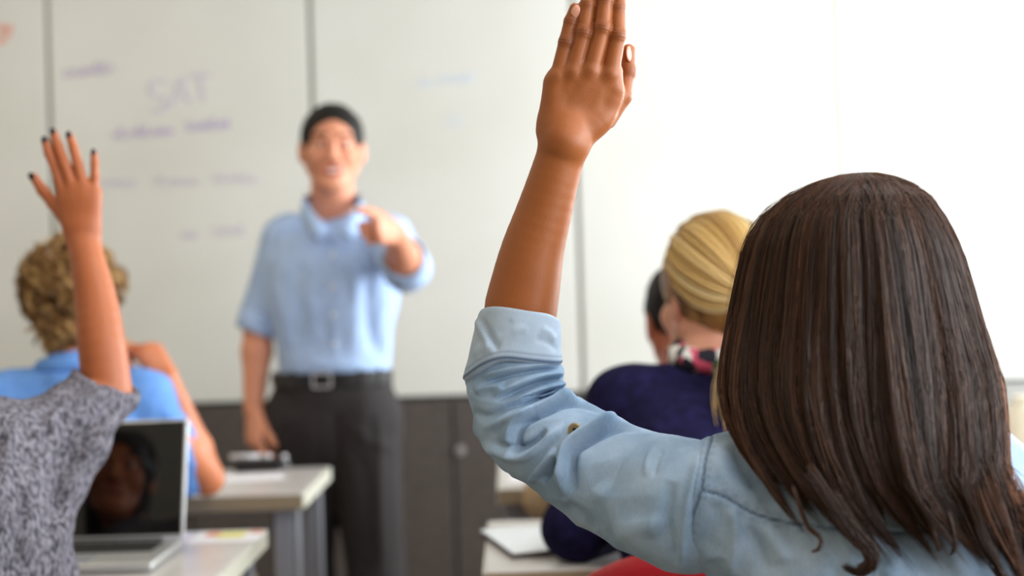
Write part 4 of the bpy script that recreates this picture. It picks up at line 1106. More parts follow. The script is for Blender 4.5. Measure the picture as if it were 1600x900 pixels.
# ================================================================== the teacher
def teacher():
    t = thing('person', W(525, 700, 3.88) * V3(1, 1, 0), 'teacher in pale blue shirt and dark trousers pointing towards the class', 'person')
    D = 3.87
    J = dict(fwd=V3(.06, -1, 0), g=.98, sw=.195, ag=1.08, hs=1.06, ng=1.1, ff=V3(0, -1, 0))
    J['head'] = W(519, 232, D - .03); J['hR_'] = head_R(188, 2, -2); R = J['hR_']; C = J['head']
    J['neck'] = W(520, 345, D + .03); J['chest'] = W(519, 455, D); J['pelvis'] = W(522, 640, D + .02)
    J['sR'] = W(447, 376, D + .02); J['sL'] = W(607, 374, D - .01)
    J['eR'] = W(404, 510, D + .03); J['wR'] = W(396, 640, D - .01)
    J['eL'] = W(637, 418, 3.62); J['wL'] = W(617, 364, 3.41)
    J['hL'] = W(566, 655, D); J['hR'] = W(474, 655, D + .02)
    J['kL'] = W(588, 905, D - .03); J['kR'] = W(480, 905, D + .03)
    J['aL'] = V3(J['kL'][0] + .02, D - .02, .09); J['aR'] = V3(J['kR'][0] - .01, D + .06, .09)
    hl = hand_of(J, 'L', V3(-.34, -.92, .10), V3(.9, -.38, .1), s=V3(0, 0, 1), L=.19, curl=((6, 8, 5), (80, 95, 60), (85, 95, 60), (85, 95, 60)), thumb=(28, 18))
    hr = hand_of(J, 'R', V3(.06, -.42, -.92), V3(-.75, -.6, .2), s=V3(.6, -.8, .1), L=.19, curl=((30, 35, 20), (38, 42, 25), (42, 48, 25), (45, 50, 30)), thumb=(30, 10))
    body(t, J, M['skin_teacher'], [hl, hr], step=.009, hfine=.003, headfine=.003)
    face_bits(t, C, R, 1.06, M['hair_black'], True, M['skin_teacher'])
    T = lambda *p: C + R @ (np.array(p, float) * 1.06)
    cap_hair(t, C, R, 1.06, M['hair_black'], [ell(T(0, -.018, .030), np.array([.0815, .1, .087]) * 1.06, R, .01)],
             [ell(T(0, .105, -.018), np.array([.066, .080, .096]) * 1.06, R, .006), ell(T(0, .098, .028), np.array([.070, .055, .036]) * 1.06, R, .01)], [(T(0, 0, -.016), R @ nrm(V3(0, .35, -1)))], .0035, .0015)
    def pl(k): return np.array(k)
    # shirt
    e, sR, sL = J['eR'], J['sR'], J['sL']
    dr, dl = nrm(e - sR), nrm(J['eL'] - sL)
    fr = V3(0, -1, 0)
    pr = torso_prims(J, .013) + [cone(J['neck'] - V3(0, 0, .06), J['neck'] - V3(0, 0, .02), .066, .062, .02),
        cone(sR, e + dr * .01, .062, .057, .02, clip=[(e + dr * .012, dr)]), cone(sL, J['eL'], .060, .058, .02)]
    dF = nrm(J['wL'] - J['eL']); pr.append(cone(J['eL'], J['eL'] + dF * .05, .057, .055, .012, clip=[(J['eL'] + dF * .045, dF)]))
    wz = W(520, 582, D)[2]
    folds = pxfolds([([(455, 390), (462, 440), (470, 500), (462, 560)], -.006, 12), ([(490, 400), (485, 460), (495, 540)], .005, 12), ([(545, 400), (556, 470), (548, 560)], .005, 11),
                     ([(580, 420), (572, 480), (585, 560)], -.007, 10), ([(600, 450), (596, 500), (604, 560)], .006, 9), ([(430, 440), (440, 500), (436, 560)], .006, 9), ([(480, 565), (520, 572), (570, 566)], .005, 9),
                     ([(521, 350), (522, 450), (522, 575)], .0025, 6), ([(470, 350), (440, 372), (425, 400)], -.003, 10)])
    sh = cloth(t, 'shirt', pr, M['shirt_blue'], .006, subs=[cone(W(520, 300, D - .06), W(521, 352, D - .12), .055, .014, .008), cone(J['neck'], J['neck'] + V3(0, 0, .08), .062, .066, .004), cone(J['eL'] + dF * .02, J['eL'] + dF * .1, .048, .05, .004), cone(e, e + dr * .1, .047, .05, .004)],
               cuts=[(V3(0, 0, wz - .012), V3(0, 0, -1))], fines=[(W(520, 345, D - .06), .06, .003)], disp=lambda P: folds(P) + wrinkle((7, 7, 4), .004, 2)(P) + wrinkle((16, 16, 9), .002, 6)(P))
    # rolled cuffs
    def cuff(c, d, r, h, m=M['shirt_blue']):
        u = nrm(np.cross(d, V3(.3, .2, 1))); v = np.cross(d, u); vs = []; prof = [(-h, r * .96), (-h * .9, r * 1.03), (0, r * 1.06), (h * .9, r * 1.05), (h, r * .98), (h * .9, r * .90), (-h, r * .90)]
        n = 36
        for zz, rr in prof:
            for k in range(n):
                a = 2 * math.pi * k / n; q = rr * (1 + .03 * math.sin(3 * a + zz * 60)); vs.append(c + d * (zz + .003 * math.sin(2 * a)) + (u * math.cos(a) + v * math.sin(a)) * q)
        fs = [(i * n + k, i * n + (k + 1) % n, (i + 1) * n + (k + 1) % n, (i + 1) * n + k) for i in range(len(prof) - 1) for k in range(n)]
        return mk('cuff', vs, fs, m, sh)
    cuff(e - dr * .012, dr, .058, .026); cuff(J['eL'] + dF * .045, dF, .055, .022)
    # collar: standing band and two leaves open at the throat
    nb = J['neck']
    for sx in (-1, 1):
        pts = []
        a = [W(520 + sx * 6, 356, D - .135), W(520 + sx * 24, 340, D - .125), W(520 + sx * 40, 318, D - .075), W(520 + sx * 42, 306, D + .0), W(520 + sx * 22, 302, D + .05), W(520, 302, D + .06)]
        top = catmull(a, 16); off = V3(0, -.004, 0)
        drop = np.interp(np.linspace(0, 1, 16), [0, .12, .3, .6, 1], [.010, .055, .050, .035, .035])
        vs = []; 
        for p, dd in zip(top, drop):
            o = V3(sx * (.35 * dd), -.012, -dd); vs += [p, p + V3(sx * .004, -.006, .001), p + o, p + o + V3(0, .006, .0)]
        fs = [(i * 4 + k, i * 4 + (k + 1) % 4, (i + 1) * 4 + (k + 1) % 4, (i + 1) * 4 + k) for i in range(15) for k in range(4)] + [(3, 2, 1, 0), (60, 61, 62, 63)]
        mk('collar', vs, fs, M['shirt_blue'], sh)
    sm = np.array([v.co[:] for v in sh.data.vertices]) + WP[sh.name]; sq = PX(sm)
    for px, py in ((520, 398), (521, 447), (522, 492), (523, 538)):
        k = np.argmin(np.linalg.norm(sq - np.array([px, py]), axis=1) + (sm[:, 1] > D) * 1e3); c = sm[k]
        B().tube([c + V3(0, .001, 0), c + V3(0, -.003, 0)], .006, 14).build('button', M['paper'], sh)
    # trousers
    wp = W(519, 588, D + .005)
    pt = leg_prims(J, .022) + [cone(wp, J['pelvis'] - V3(0, 0, .03), .158, .172, .02, flat=(fr, .72)), cone(J['hL'], J['hR'], .098, .098, .03)]
    tf = pxfolds([([(592, 640), (594, 760), (596, 900)], .006, 7), ([(488, 640), (482, 760), (480, 900)], .006, 7), ([(524, 640), (527, 700), (530, 740)], -.010, 7), ([(560, 700), (575, 780), (570, 900)], -.006, 10), ([(540, 660), (580, 690), (620, 700)], .005, 9), ([(440, 650), (452, 720), (455, 800)], -.004, 8)])
    tr = cloth(t, 'trousers', pt, M['trouser'], .008, cuts=[(V3(0, 0, wz + .004), V3(0, 0, 1)), (V3(0, 0, .05), V3(0, 0, -1))], disp=lambda P: tf(P) + wrinkle((6, 6, 3), .004, 9)(P))
    n = 60; vs = []
    for zz, rr in ((-.018, 1.0), (-.017, 1.02), (.017, 1.02), (.018, 1.0), (.018, .96), (-.018, .96)):
        for k in range(n):
            a = 2 * math.pi * k / n; vs.append(wp + V3(math.cos(a) * .162 * rr, math.sin(a) * .118 * rr, zz - .002))
    fs = [(i * n + k, i * n + (k + 1) % n, ((i + 1) % 6) * n + (k + 1) % n, ((i + 1) % 6) * n + k) for i in range(6) for k in range(n)]
    bl = mk('belt', vs, fs, M['leather'], t, False)
    c = wp + V3(-.012, -.122, -.002)
    bk = B().box(c + V3(-.026, -.004, .016), c + V3(.026, .002, .021), .001).box(c + V3(-.026, -.004, -.021), c + V3(.026, .002, -.016), .001).box(c + V3(-.026, -.004, -.021), c + V3(-.021, .002, .021), .001).box(c + V3(.021, -.004, -.021), c + V3(.026, .002, .021), .001)
    bk.build('buckle', M['chrome'], bl)
    for a in (-.6, .55, .95): 
        q = wp + V3(math.sin(a) * .166, -math.cos(a) * .121, 0); B().box(q + V3(-.006, -.003, -.024), q + V3(.006, .003, .022), .001).build('belt_loop', M['trouser'], tr)
    for s in 'LR': shoe(t, J['a' + s], V3(0, -1, 0), M['leather'])
    return J, hr
TJ, THR = teacher()

# ================================================================== the boy in the blue polo
def polo_boy():
    t = thing('person', (-.93, 2.95, 0), 'person with dark blonde curls in blue polo shirt, resting an elbow on the far desk', 'person')
    J = dict(fwd=V3(.05, 1, 0), g=.92, sw=.175, ag=.95, hs=1.0, ng=.95)
    J['head'] = W(118, 472, 3.06); J['hR_'] = head_R(-6, 8, 0); R = J['hR_']; C = J['head']
    J['neck'] = W(114, 595, 3.00); J['chest'] = W(122, 735, 2.965)
    J['sL'] = W(8, 632, 2.98); J['sR'] = W(222, 628, 2.98)
    J['eR'] = W(323, 748, 3.14); J['wR'] = W(262, 592, 3.08); J['eL'] = W(-75, 760, 3.18); J['wL'] = V3(-1.05, 3.40, .80)
    seated_legs(J, -.90, 2.93, kz=.50)
    J['kR'] = J['kR'] + V3(.10, -.10, .04); J['hR'] = J['hR'] + V3(.02, 0, 0)
    hr = hand_of(J, 'R', V3(-.42, .05, .62), V3(.35, -.75, .45), s=V3(-.7, -.3, -.3), L=.165, curl=((50, 60, 30), (60, 65, 40), (65, 70, 40), (70, 70, 40)), thumb=(35, 10))
    hl = hand_of(J, 'L', V3(.6, .6, 0), V3(0, 0, 1), s=V3(.5, -.6, 0), L=.165)
    body(t, J, M['skin_boy'], [hr, hl], step=.009, hfine=.003, headfine=.005)
    face_bits(t, C, R, 1.0, M['hair_curl'], False, M['skin_boy'])
    pr = torso_prims(J, .016) + [cone(J['neck'] - V3(0, 0, .05), J['neck'] + V3(0, .005, .018), .068, .062, .02)]
    for s in 'LR': 
        d = nrm(J['e' + s] - J['s' + s]); end = J['s' + s] + (J['e' + s] - J['s' + s]) * (.88 if s == 'R' else .6)
        if s == 'R': end = W(293, 750, 3.155); d = nrm(end - J['sR'] - V3(0, .05, 0))
        pr.append(cone(J['s' + s] + (V3(0, .0, 0) if s == 'R' else 0), end, .060, .058, .02, clip=[(end, d)]))
    fo = pxfolds([([(20, 600), (80, 592), (140, 610)], .006, 10), ([(205, 640), (240, 690), (290, 720)], -.006, 10), ([(60, 650), (110, 660), (150, 640)], -.004, 10), ([(250, 630), (285, 690), (300, 740)], .005, 8)])
    sh = cloth(t, 'polo_shirt', pr, M['polo'], .007, cuts=[(V3(0, 0, .55), V3(0, 0, -1))], disp=lambda P: fo(P) + wrinkle((7, 7, 5), .005, 4)(P) + wrinkle((15, 15, 10), .002, 5)(P))
    nb = J['neck']; ring = [nb + V3(.066 * math.cos(a), .060 * math.sin(a) + .004, .022 - .016 * math.sin(a)) for a in np.linspace(0, 2 * math.pi, 25)]
    B().tube(ring, .015, 10, flat=(V3(0, 0, 1), 1.2)).build('collar', M['polo'], sh, True)
    cloth(t, 'trousers', leg_prims(J, .016) + [ell(J['pelvis'] - V3(0, 0, .04), (.17, .13, .10), None, .03)], M['khaki'], .011, cuts=[(V3(0, 0, .1), V3(0, 0, -1))])
    for s in 'LR': shoe(t, J['a' + s], V3(0, 1, 0), M['tee'])
    # curly hair: a full cap and many short curling locks
    T = lambda *p: C + R @ np.array(p, float)
    hp = [ell(T(0, -.02, .03), (.092, .112, .095), R, .02), ell(T(0, -.07, -.05), (.060, .038, .045), R, .03)]
    cap = cap_hair(t, C, R, 1, M['hair_curl'], hp, [ell(T(0, .12, -.02), (.07, .07, .1), R, .01)], [(T(0, 0, -.01), R @ nrm(V3(0, 1, -1.1)) * .7)], .005, .010, .3, 38)
    rs = np.random.RandomState(5); paths = []; tone = []; rad = []
    for _i in range(420):
        v = rs.normal(0, 1, 3); v /= np.linalg.norm(v); v[1] = v[1] if rs.rand() < .35 else -abs(v[1])
        nape = _i % 6 == 0
        if nape: v = nrm(V3(rs.uniform(-.8, .8), -1, rs.uniform(-.9, .2)))
        if not nape and v[2] < -.35 and v[1] > -.5: continue
        if v[1] > .6 and v[2] < .4: continue
        c0 = (V3(0, -.068, -.05) + v * np.array([.062, .040, .048])) if nape else V3(0, -.02, .03) + v * np.array([.098, .114, .100]); n = nrm(v); dn = V3(0, 0, -1) + .5 * rs.normal(0, 1, 3) - n * np.dot(V3(0, 0, -1), n); dn = nrm(dn - n * np.dot(dn, n)); sd = np.cross(n, dn)
        tn = rs.rand(); am = rs.uniform(.008, .016) * (.6 if nape else 1); ph = rs.uniform(0, 6); L = rs.uniform(.03, .06); fr_ = rs.uniform(1.2, 2.2) * math.pi
        s = np.linspace(0, 1, 12)[:, None]
        base = c0 - n * .008 + dn * s * L + sd * am * np.sin(fr_ * s + ph) + n * (am * .9 * np.cos(fr_ * s + ph) + .006 * np.sin(s * 3.1))
        for _k in range(20):
            o = rs.normal(0, .0036, 3); paths.append((base + o * (1 - .4 * s)) @ R.T + C); tone.append(np.clip(.12 + .72 * tn + rs.normal(0, .10) + .14 * v[2], 0, 1)); rad.append(.0006)
    strands('curls', np.array(paths), np.array(rad), np.array(tone), M['hair_curl'], cap)
    # pencil in the raised hand
    a, b_ = W(194, 533, 3.12), W(246, 556, 3.14); d = nrm(b_ - a); p = thing('pencil', a, 'orange pencil held in the hand of the boy in blue', 'pencil')
    B().tube([a, b_], .0034, 6).build('shaft', M['pencil'], p); B().tube([b_, b_ + d * .018], [.0034, .0006], 6).build('point', M['wood'], p)
    return J
polo_boy()
chair(-.90, 2.97, 'charcoal classroom chair under the boy in the blue polo', M['blackchair'], top=.70)

# ================================================================== the girl in the grey tee, right hand raised
def tee_girl():
    t = thing('person', (-.80, 1.95, 0), 'person in grey marl tee with black nail varnish, raised hand at the left edge', 'person')
    J = dict(fwd=V3(.05, 1, 0), g=.9, sw=.165, ag=.92, hs=.97)
    J['head'] = W(-212, 506, 2.0); J['hR_'] = head_R(-10, 8, 0); R = J['hR_']; C = J['head']
    J['neck'] = W(-178, 672, 1.96); J['chest'] = W(-92, 850, 1.955)
    J['sR'] = W(15, 718, 1.99); J['sL'] = W(-300, 745, 1.95)
    J['eR'] = W(168, 615, 2.12); wr = W(132, 384, 2.17); J['wR'] = wr; J['eL'] = V3(-1.13, 2.02, .80); J['wL'] = V3(-1.03, 2.24, .80)
    seated_legs(J, -.80, 1.88)
    D = 2.17; h = lambda px, py, dd=0.0: W(px, py, D + dd)
    F = dict(index=[h(98, 298), h(87, 264), h(77, 240), h(71, 221)], middle=[h(113, 291, -.003), h(101, 256, -.004), h(91, 229), h(84, 208)], ring=[h(130, 290, -.003), h(122, 258, -.003), h(115, 232), h(109, 213)], pinky=[h(147, 300), h(148, 276), h(148, 256), h(147, 240)])
    RR = dict(index=(.0090, .0080, .0073, .0062), middle=(.0092, .0082, .0075, .0064), ring=(.0088, .0078, .0070, .0060), pinky=(.0078, .0068, .0062, .0054))
    TH = [h(116, 352, .006), h(84, 318, .010), h(67, 298, .010), h(53, 277, .006)]
    hd = open_hand(F, TH, wr, D, RR, (.0098, .0084, .0070))
    hl = hand_of(J, 'L', V3(.35, .9, 0), V3(0, 0, 1), s=V3(.9, -.3, 0), L=.17, curl=(15, 20, 20, 25))
    ap = catmull([[*J['eR'], .036], [*W(160, 545, 2.13), .0352], [*W(150, 470, 2.15), .0310], [*W(139, 415, 2.16), .0258], [*wr, .0238]], 16)
    e = J['eR']; P = torso_prims(J) + leg_prims(J) + [cone(J['sR'], e, .042, .036, .01)] + [cone(ap[i, :3], ap[i + 1, :3], ap[i, 3], ap[i + 1, 3], .0015) for i in range(15)] + arm_prims(J['sL'], J['eL'], J['wL'], .92)
    P += [cone(wr, h(128, 358), .0245, .027, .008, flat=(V3(0, 1, 0), .66)), cone(J['neck'] - V3(0, 0, .03), C + R @ V3(0, -.02, -.04), .052, .05, .02)]
    for s in 'LR': P.append(cone(J['a' + s], J['a' + s] + V3(0, .13, -.055), .036, .028, .02))
    HP = head_prims(C, R, .97); allp = P + HP + hd[0] + [q for g in hd[1] for q in g] + [q for g in hl[1] for q in g]
    Fd = mkfield(allp, .009, [(C, .12, .0035), (hd[2], .115, .0018), (hl[2], .09, .004)]); Fd.add(P); Fd.add(HP); Fd.add(hd[0]); Fd.add(hl[0])
    for g in hd[1]: Fd.group(g, .0025)
    for g in hl[1]: Fd.group(g, .0035)
    Pn, Q = Fd.mesh(); Pn = relax(Pn, Q, 2); mk('body', Pn, Q, M['skin_tee'], t, attrs={'mark': np.zeros(len(Pn))})
    nails2(t, hd[3], M['nail_dark']); face_bits(t, C, R, .97, M['hair_dark'], False, M['skin_tee'])
    d = nrm(e - J['sR']); fd = nrm(W(160, 545, 2.13) - e); CP = [(W(160, 597, 2.10), nrm(V3(.45, -.15, .87)))]
    pr = torso_prims(J, .018) + [cone(J['neck'] - V3(0, 0, .05), J['neck'] - V3(0, 0, .01), .075, .072, .02), cone(J['sR'], e + V3(0, 0, -.002), .056, .046, .03, clip=CP), cone(e - d * .02, e + fd * .035, .0455, .0445, .01, clip=CP),
        cone(J['sL'], J['sL'] + (J['eL'] - J['sL']) * .7, .056, .056, .02)]
    # loose cloth hanging from the lifted sleeve to the waist
    dr = [W(150, 640, 2.08), W(112, 690, 2.05), W(78, 750, 2.02), W(50, 820, 2.0), W(50, 900, 1.98), W(55, 980, 1.97)]
    for a, b_, r0, r1 in zip(dr[:-1], dr[1:], (.036, .048, .052, .050, .050), (.048, .052, .050, .050, .055)): pr.append(cone(a, b_, r0, r1, .02))
    for a in dr[1:]: pr.append(cone(a, J['chest'] + V3(0, 0, a[2] - J['chest'][2]) * .9, .045, .09, .03, flat=(V3(0, 1, 0), .8)))
    fo = pxfolds([([(165, 605), (140, 625), (95, 640), (50, 700)], .005, 7), ([(185, 625), (160, 650), (110, 690), (60, 780)], -.006, 8), ([(190, 640), (150, 690), (110, 760), (80, 850)], .006, 8), ([(60, 640), (70, 680), (40, 740)], -.004, 9),
                  ([(20, 660), (10, 720), (-10, 800)], .005, 10), ([(140, 680), (100, 740), (60, 860)], -.005, 7), ([(100, 780), (85, 850), (80, 900)], .005, 6), ([(150, 585), (160, 600), (182, 622)], -.002, 4), ([(40, 760), (30, 830), (20, 900)], -.005, 10)])
    cloth(t, 'tee_shirt', pr, M['tee'], .0055, cuts=[(V3(0, 0, .55), V3(0, 0, -1))], subs=[cone(e + fd * .0, e + fd * .1, .038, .042, .003)],
          disp=lambda P: 1.5 * fo(P) + wrinkle((10, 10, 8), .004, 7)(P) + wrinkle((22, 22, 16), .0018, 8)(P))
    cloth(t, 'jeans', leg_prims(J, .01) + [ell(J['pelvis'] - V3(0, 0, .03), (.17, .125, .10), None, .03)], M['jeans'], .012)
    for s in 'LR': shoe(t, J['a' + s], V3(0, 1, 0), M['black'])
    T = lambda *p: C + R @ (np.array(p, float) * .97)
    hc = cap_hair(t, C, R, 1, M['hair_dark'], [ell(T(0, -.02, .03), (.084, .108, .092), R, .02), cone(T(0, -.07, -.03), T(0, -.10, -.2), .062, .04, .03)], [ell(T(0, .12, -.03), (.068, .09, .1), R, .01)], [], .006, .003)
    rs = np.random.RandomState(4); n_ = 3200; a = np.radians(rs.uniform(-128, 128, n_)); s = np.linspace(0, 1, 14)[None]; th_ = np.minimum(s * 3.2, 1.62)
    d_ = np.stack([np.sin(a)[:, None] * np.sin(th_), -np.cos(a)[:, None] * np.sin(th_), np.cos(th_) + 0 * a[:, None]], -1)
    P = V3(0, -.02, .03) + d_ * (np.array([.086, .110, .095]) + rs.uniform(-.004, .002, (n_, 1, 1))); hang = np.clip(s - .5, 0, 1)
    P[..., 2] -= hang * rs.uniform(.34, .42, (n_, 1)); P[..., 0] *= 1 - .7 * hang; P[..., 1] += -.03 * hang + .03 * np.abs(P[..., 0]) * hang
    strands('hair_strands', (P * .97) @ R.T + C, .0006, np.clip(rs.normal(.5, .2, n_), 0, 1), M['hair_dark'], hc)
tee_girl()
chair(-.78, 1.84, 'charcoal chair with curved back at the bottom left, under the grey tee', M['blackchair'], top=.93, hw=.23)

# ================================================================== the blonde woman in the navy jumper
def navy_woman():
    t = thing('person', (.32, 2.12, 0), 'person in navy jumper with blonde ponytail and floral neck scarf', 'person')
    J = dict(fwd=V3(-.1, 1, 0), g=.92, sw=.168, ag=.92, hs=.97)
    J['head'] = W(1110, 470, 2.46); J['hR_'] = head_R(26, 6, 3); R = J['hR_']; C = J['head']
    J['neck'] = W(1105, 602, 2.40); J['chest'] = W(1098, 760, 2.30)
    J['sL'] = W(975, 632, 2.38); J['sR'] = W(1235, 650, 2.36)
    J['eL'] = W(900, 825, 2.33); J['wL'] = W(985, 822, 2.52); J['eR'] = V3(.62, 2.36, .82); J['wR'] = V3(.45, 2.55, .80)
    seated_legs(J, .32, 2.06)
    hl = hand_of(J, 'L', V3(.8, .6, 0), V3(0, 0, 1), s=V3(-.6, .8, 0), L=.165, curl=(15, 20, 25, 25)); hr = hand_of(J, 'R', V3(-.8, .3, 0), V3(0, 0, 1), s=V3(.3, .8, 0), L=.165)
    body(t, J, M['skin_fair'], [hl, hr], step=.009, hfine=.004, headfine=.003)
    face_bits(t, C, R, .97, None, False, M['skin_fair'])
    pr = torso_prims(J, .014) + [cone(J['neck'] - V3(0, 0, .05), J['neck'] - V3(0, 0, .005), .072, .070, .02)] + [cone(J['sL'], J['eL'], .055, .052, .02), cone(J['eL'], J['wL'], .052, .04, .015), cone(J['sR'], J['eR'], .055, .052, .02), cone(J['eR'], J['wR'], .052, .04, .015)]
    fo = pxfolds([([(955, 640), (975, 700), (970, 760)], -.004, 9), ([(900, 880), (925, 850), (940, 835)], .004, 4), ([(915, 885), (935, 862), (955, 850)], -.004, 4), ([(1000, 660), (1060, 690), (1130, 690)], .004, 12)])
    jm = cloth(t, 'jumper', pr, M['navy'], .006, subs=[cone(J['neck'] - V3(0, 0, .015), J['neck'] + V3(0, 0, .06), .060, .066, .004)], cuts=[(V3(0, 0, .53), V3(0, 0, -1))], disp=lambda P: fo(P) + wrinkle((8, 8, 5), .004, 12)(P))
    cloth(t, 'jeans', leg_prims(J, .01) + [ell(J['pelvis'] - V3(0, 0, .03), (.17, .125, .10), None, .03)], M['jeans'], .012)
    for s in 'LR': shoe(t, J['a' + s], V3(0, 1, 0), M['black'])
    # hair swept back into a low ponytail
    T = lambda *p: C + R @ (np.array(p, float) * .97)
    rad3 = np.array([.093, .112, .110]); ctr = V3(0, -.022, .040)
    cap = cap_hair(t, C, R, 1, M['hair_blonde'], [ell(C + R @ ctr, rad3 - .004, R, .02), ell(T(0, -.062, -.035), (.05, .036, .038), R, .02)], [ell(T(0, .125, -.035), (.072, .09, .105), R, .01), ell(T(-.08, .02, -.045), (.03, .04, .04), R, .01)], [(T(0, 0, -.03), R @ nrm(V3(0, .75, -1)))], .0035, .0015, .12, 60)
    rs = np.random.RandomState(11); Nn = 5200; Mm = 14
    a = rs.uniform(-118, 118, Nn); ar = np.radians(a)                   # hairline: temple, over the forehead, other temple
    st = np.stack([np.sin(ar) * .98, .38 - .75 * (np.abs(a) / 118) ** 2.2 * .9, np.cos(ar) * .98], 1); st /= np.linalg.norm(st, axis=1)[:, None]
    K = nrm(V3(0, -.90, -.42)); s = np.linspace(0, 1, Mm)[None, :, None]; om = np.arccos(np.clip(st @ K, -1, 1))[:, None, None]
    dirs = (np.sin((1 - s) * om) * st[:, None] + np.sin(s * om) * K) / np.sin(om)
    sag = V3(0, 0, -.22) * np.sin(s * math.pi) * (np.abs(np.sin(ar))[:, None, None]); dirs = dirs + sag; dirs /= np.linalg.norm(dirs, axis=2)[..., None]
    lock = np.round(a / 6.0); lt = np.random.RandomState(2).normal(0, 1, 80)[(lock + 30).astype(int)]
    off = rs.uniform(-.004, .0022, Nn) + .0022 * np.sin(a * 1.05) + .0015 * np.sin(a * .37 + 1)
    P = ctr + dirs * (rad3 + off[:, None, None] * (1 - .3 * s)); P = P @ R.T + C
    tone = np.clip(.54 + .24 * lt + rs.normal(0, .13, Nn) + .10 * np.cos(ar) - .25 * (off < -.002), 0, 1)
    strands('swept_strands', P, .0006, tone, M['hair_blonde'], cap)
    kp = C + R @ (ctr + K * rad3); Pt = []; tt = []
    base = catmull([kp, kp + V3(.012, -.035, -.03), W(1168, 560, 2.31), W(1160, 630, 2.27), W(1164, 690, 2.25), W(1168, 735, 2.25)], 16)
    for _ in range(900):
        o = rs.normal(0, 1, 3) * np.array([.011, .009, .008]); w_ = rs.normal(0, .004); 
        ss = np.linspace(0, 1, 16)[:, None]; Pt.append(base + o * (.35 + 1.0 * np.sin(ss * 2.6)) + V3(1, 0, 0) * w_ * np.sin(ss * 9 + o[0] * 200)); tt.append(np.clip(rs.normal(.5, .2), 0, 1))
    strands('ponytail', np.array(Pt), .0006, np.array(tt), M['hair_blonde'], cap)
    B().tube([kp + V3(.006, -.010, .002), kp + V3(.012, -.022, -.012)], .017, 14).build('hair_tie', M['black'], cap, True)
    # floral scarf
    def flor(nt, b):
        tc = nd(nt, 'ShaderNodeTexCoord'); v = nd(nt, 'ShaderNodeTexVoronoi', i_Scale=62); nt.links.new(tc.outputs['Object'], v.inputs['Vector'])
        r = nd(nt, 'ShaderNodeValToRGB'); r.color_ramp.interpolation = 'CONSTANT'; els = r.color_ramp.elements
        els[0].color = lin((24, 26, 40)); els[1].position = .30; els[1].color = lin((236, 232, 228))
        for p, c in ((.55, (28, 30, 38)), (.66, (216, 84, 112)), (.78, (240, 236, 230)), (.88, (70, 104, 72))): e_ = els.new(p); e_.color = lin(c)
        sp = nd(nt, 'ShaderNodeSeparateColor'); nt.links.new(v.outputs['Color'], sp.inputs[0]); nt.links.new(sp.outputs[0], r.inputs[0]); nt.links.new(r.outputs[0], b.inputs['Base Color'])
    ms = mat('floral_cotton', (230, 226, 222), 0.85, fn=flor)
    nb = J['neck']; pts = [nb + V3(.008 + .053 * math.cos(a_), .056 * math.sin(a_), .056 + .012 * math.sin(a_) + .004 * math.cos(a_)) for a_ in np.linspace(0, 2 * math.pi, 33)]
    B().tube(pts, [.021 + .0015 * math.sin(i * 1.7) for i in range(33)], 12).build('scarf', ms, t, True)
navy_woman()
chair(.275, 2.09, 'red plastic chair behind the navy jumper', M['red'], top=.866, hw=.225)

# ================================================================== the dark haired person beyond
def far_person():
    t = thing('person', (.36, 2.95, 0), 'person with black hair in speckled oatmeal knit, mostly hidden behind the blonde woman', 'person')
    J = dict(fwd=V3(.0, 1, 0), g=.95, sw=.18, ag=1.0, hs=1.0)
    J['head'] = W(1067, 497, 3.02); J['hR_'] = head_R(12, 8, 0); R = J['hR_']; C = J['head']
    J['neck'] = W(1070, 640, 2.96); J['chest'] = W(1070, 760, 2.93); J['sL'] = W(966, 642, 2.95); J['sR'] = W(1180, 640, 2.95)
    J['eL'] = W(856, 778, 3.10); J['wL'] = V3(.16, 3.32, .80); J['eR'] = V3(.66, 3.18, .82); J['wR'] = V3(.5, 3.4, .8)
    seated_legs(J, .36, 2.97)
    hl = hand_of(J, 'L', V3(.5, .8, 0), V3(0, 0, 1), s=V3(.8, -.5, 0), curl=(15, 20, 25, 25)); hr = hand_of(J, 'R', V3(-.6, .6, 0), V3(0, 0, 1), s=V3(-.6, -.6, 0))
    body(t, J, M['skin_dark'], [hl, hr], step=.011, hfine=.005, headfine=.004)
    face_bits(t, C, R, 1.0, M['hair_black'], False, M['skin_dark'])
    pr = torso_prims(J, .016) + [cone(J['neck'] - V3(0, 0, .05), J['neck'] + V3(0, 0, .005), .070, .066, .02)] + [cone(J['sL'], J['eL'], .058, .054, .02), cone(J['eL'], J['wL'], .052, .04, .015), cone(J['sR'], J['eR'], .055, .052, .02), cone(J['eR'], J['wR'], .052, .04, .015)]
    cloth(t, 'knit_jumper', pr, M['tweed'], .008, cuts=[(V3(0, 0, .53), V3(0, 0, -1))], disp=wrinkle((8, 8, 5), .004, 15))
    cloth(t, 'trousers', leg_prims(J, .012) + [ell(J['pelvis'] - V3(0, 0, .03), (.17, .125, .10), None, .03)], M['trouser'], .013)
    for s in 'LR': shoe(t, J['a' + s], V3(0, 1, 0), M['black'])
    T = lambda *p: C + R @ np.array(p, float)
    cap_hair(t, C, R, 1, M['hair_black'], [ell(T(0, -.018, .030), (.083, .103, .090), R, .01)], [ell(T(0, .105, -.018), (.066, .080, .096), R, .006)], [(T(0, 0, -.04), R @ nrm(V3(0, .35, -1)))], .005, .003)
far_person()
chair(.36, 3.02, 'charcoal chair under the person in the oatmeal knit', M['blackchair'], top=.70)

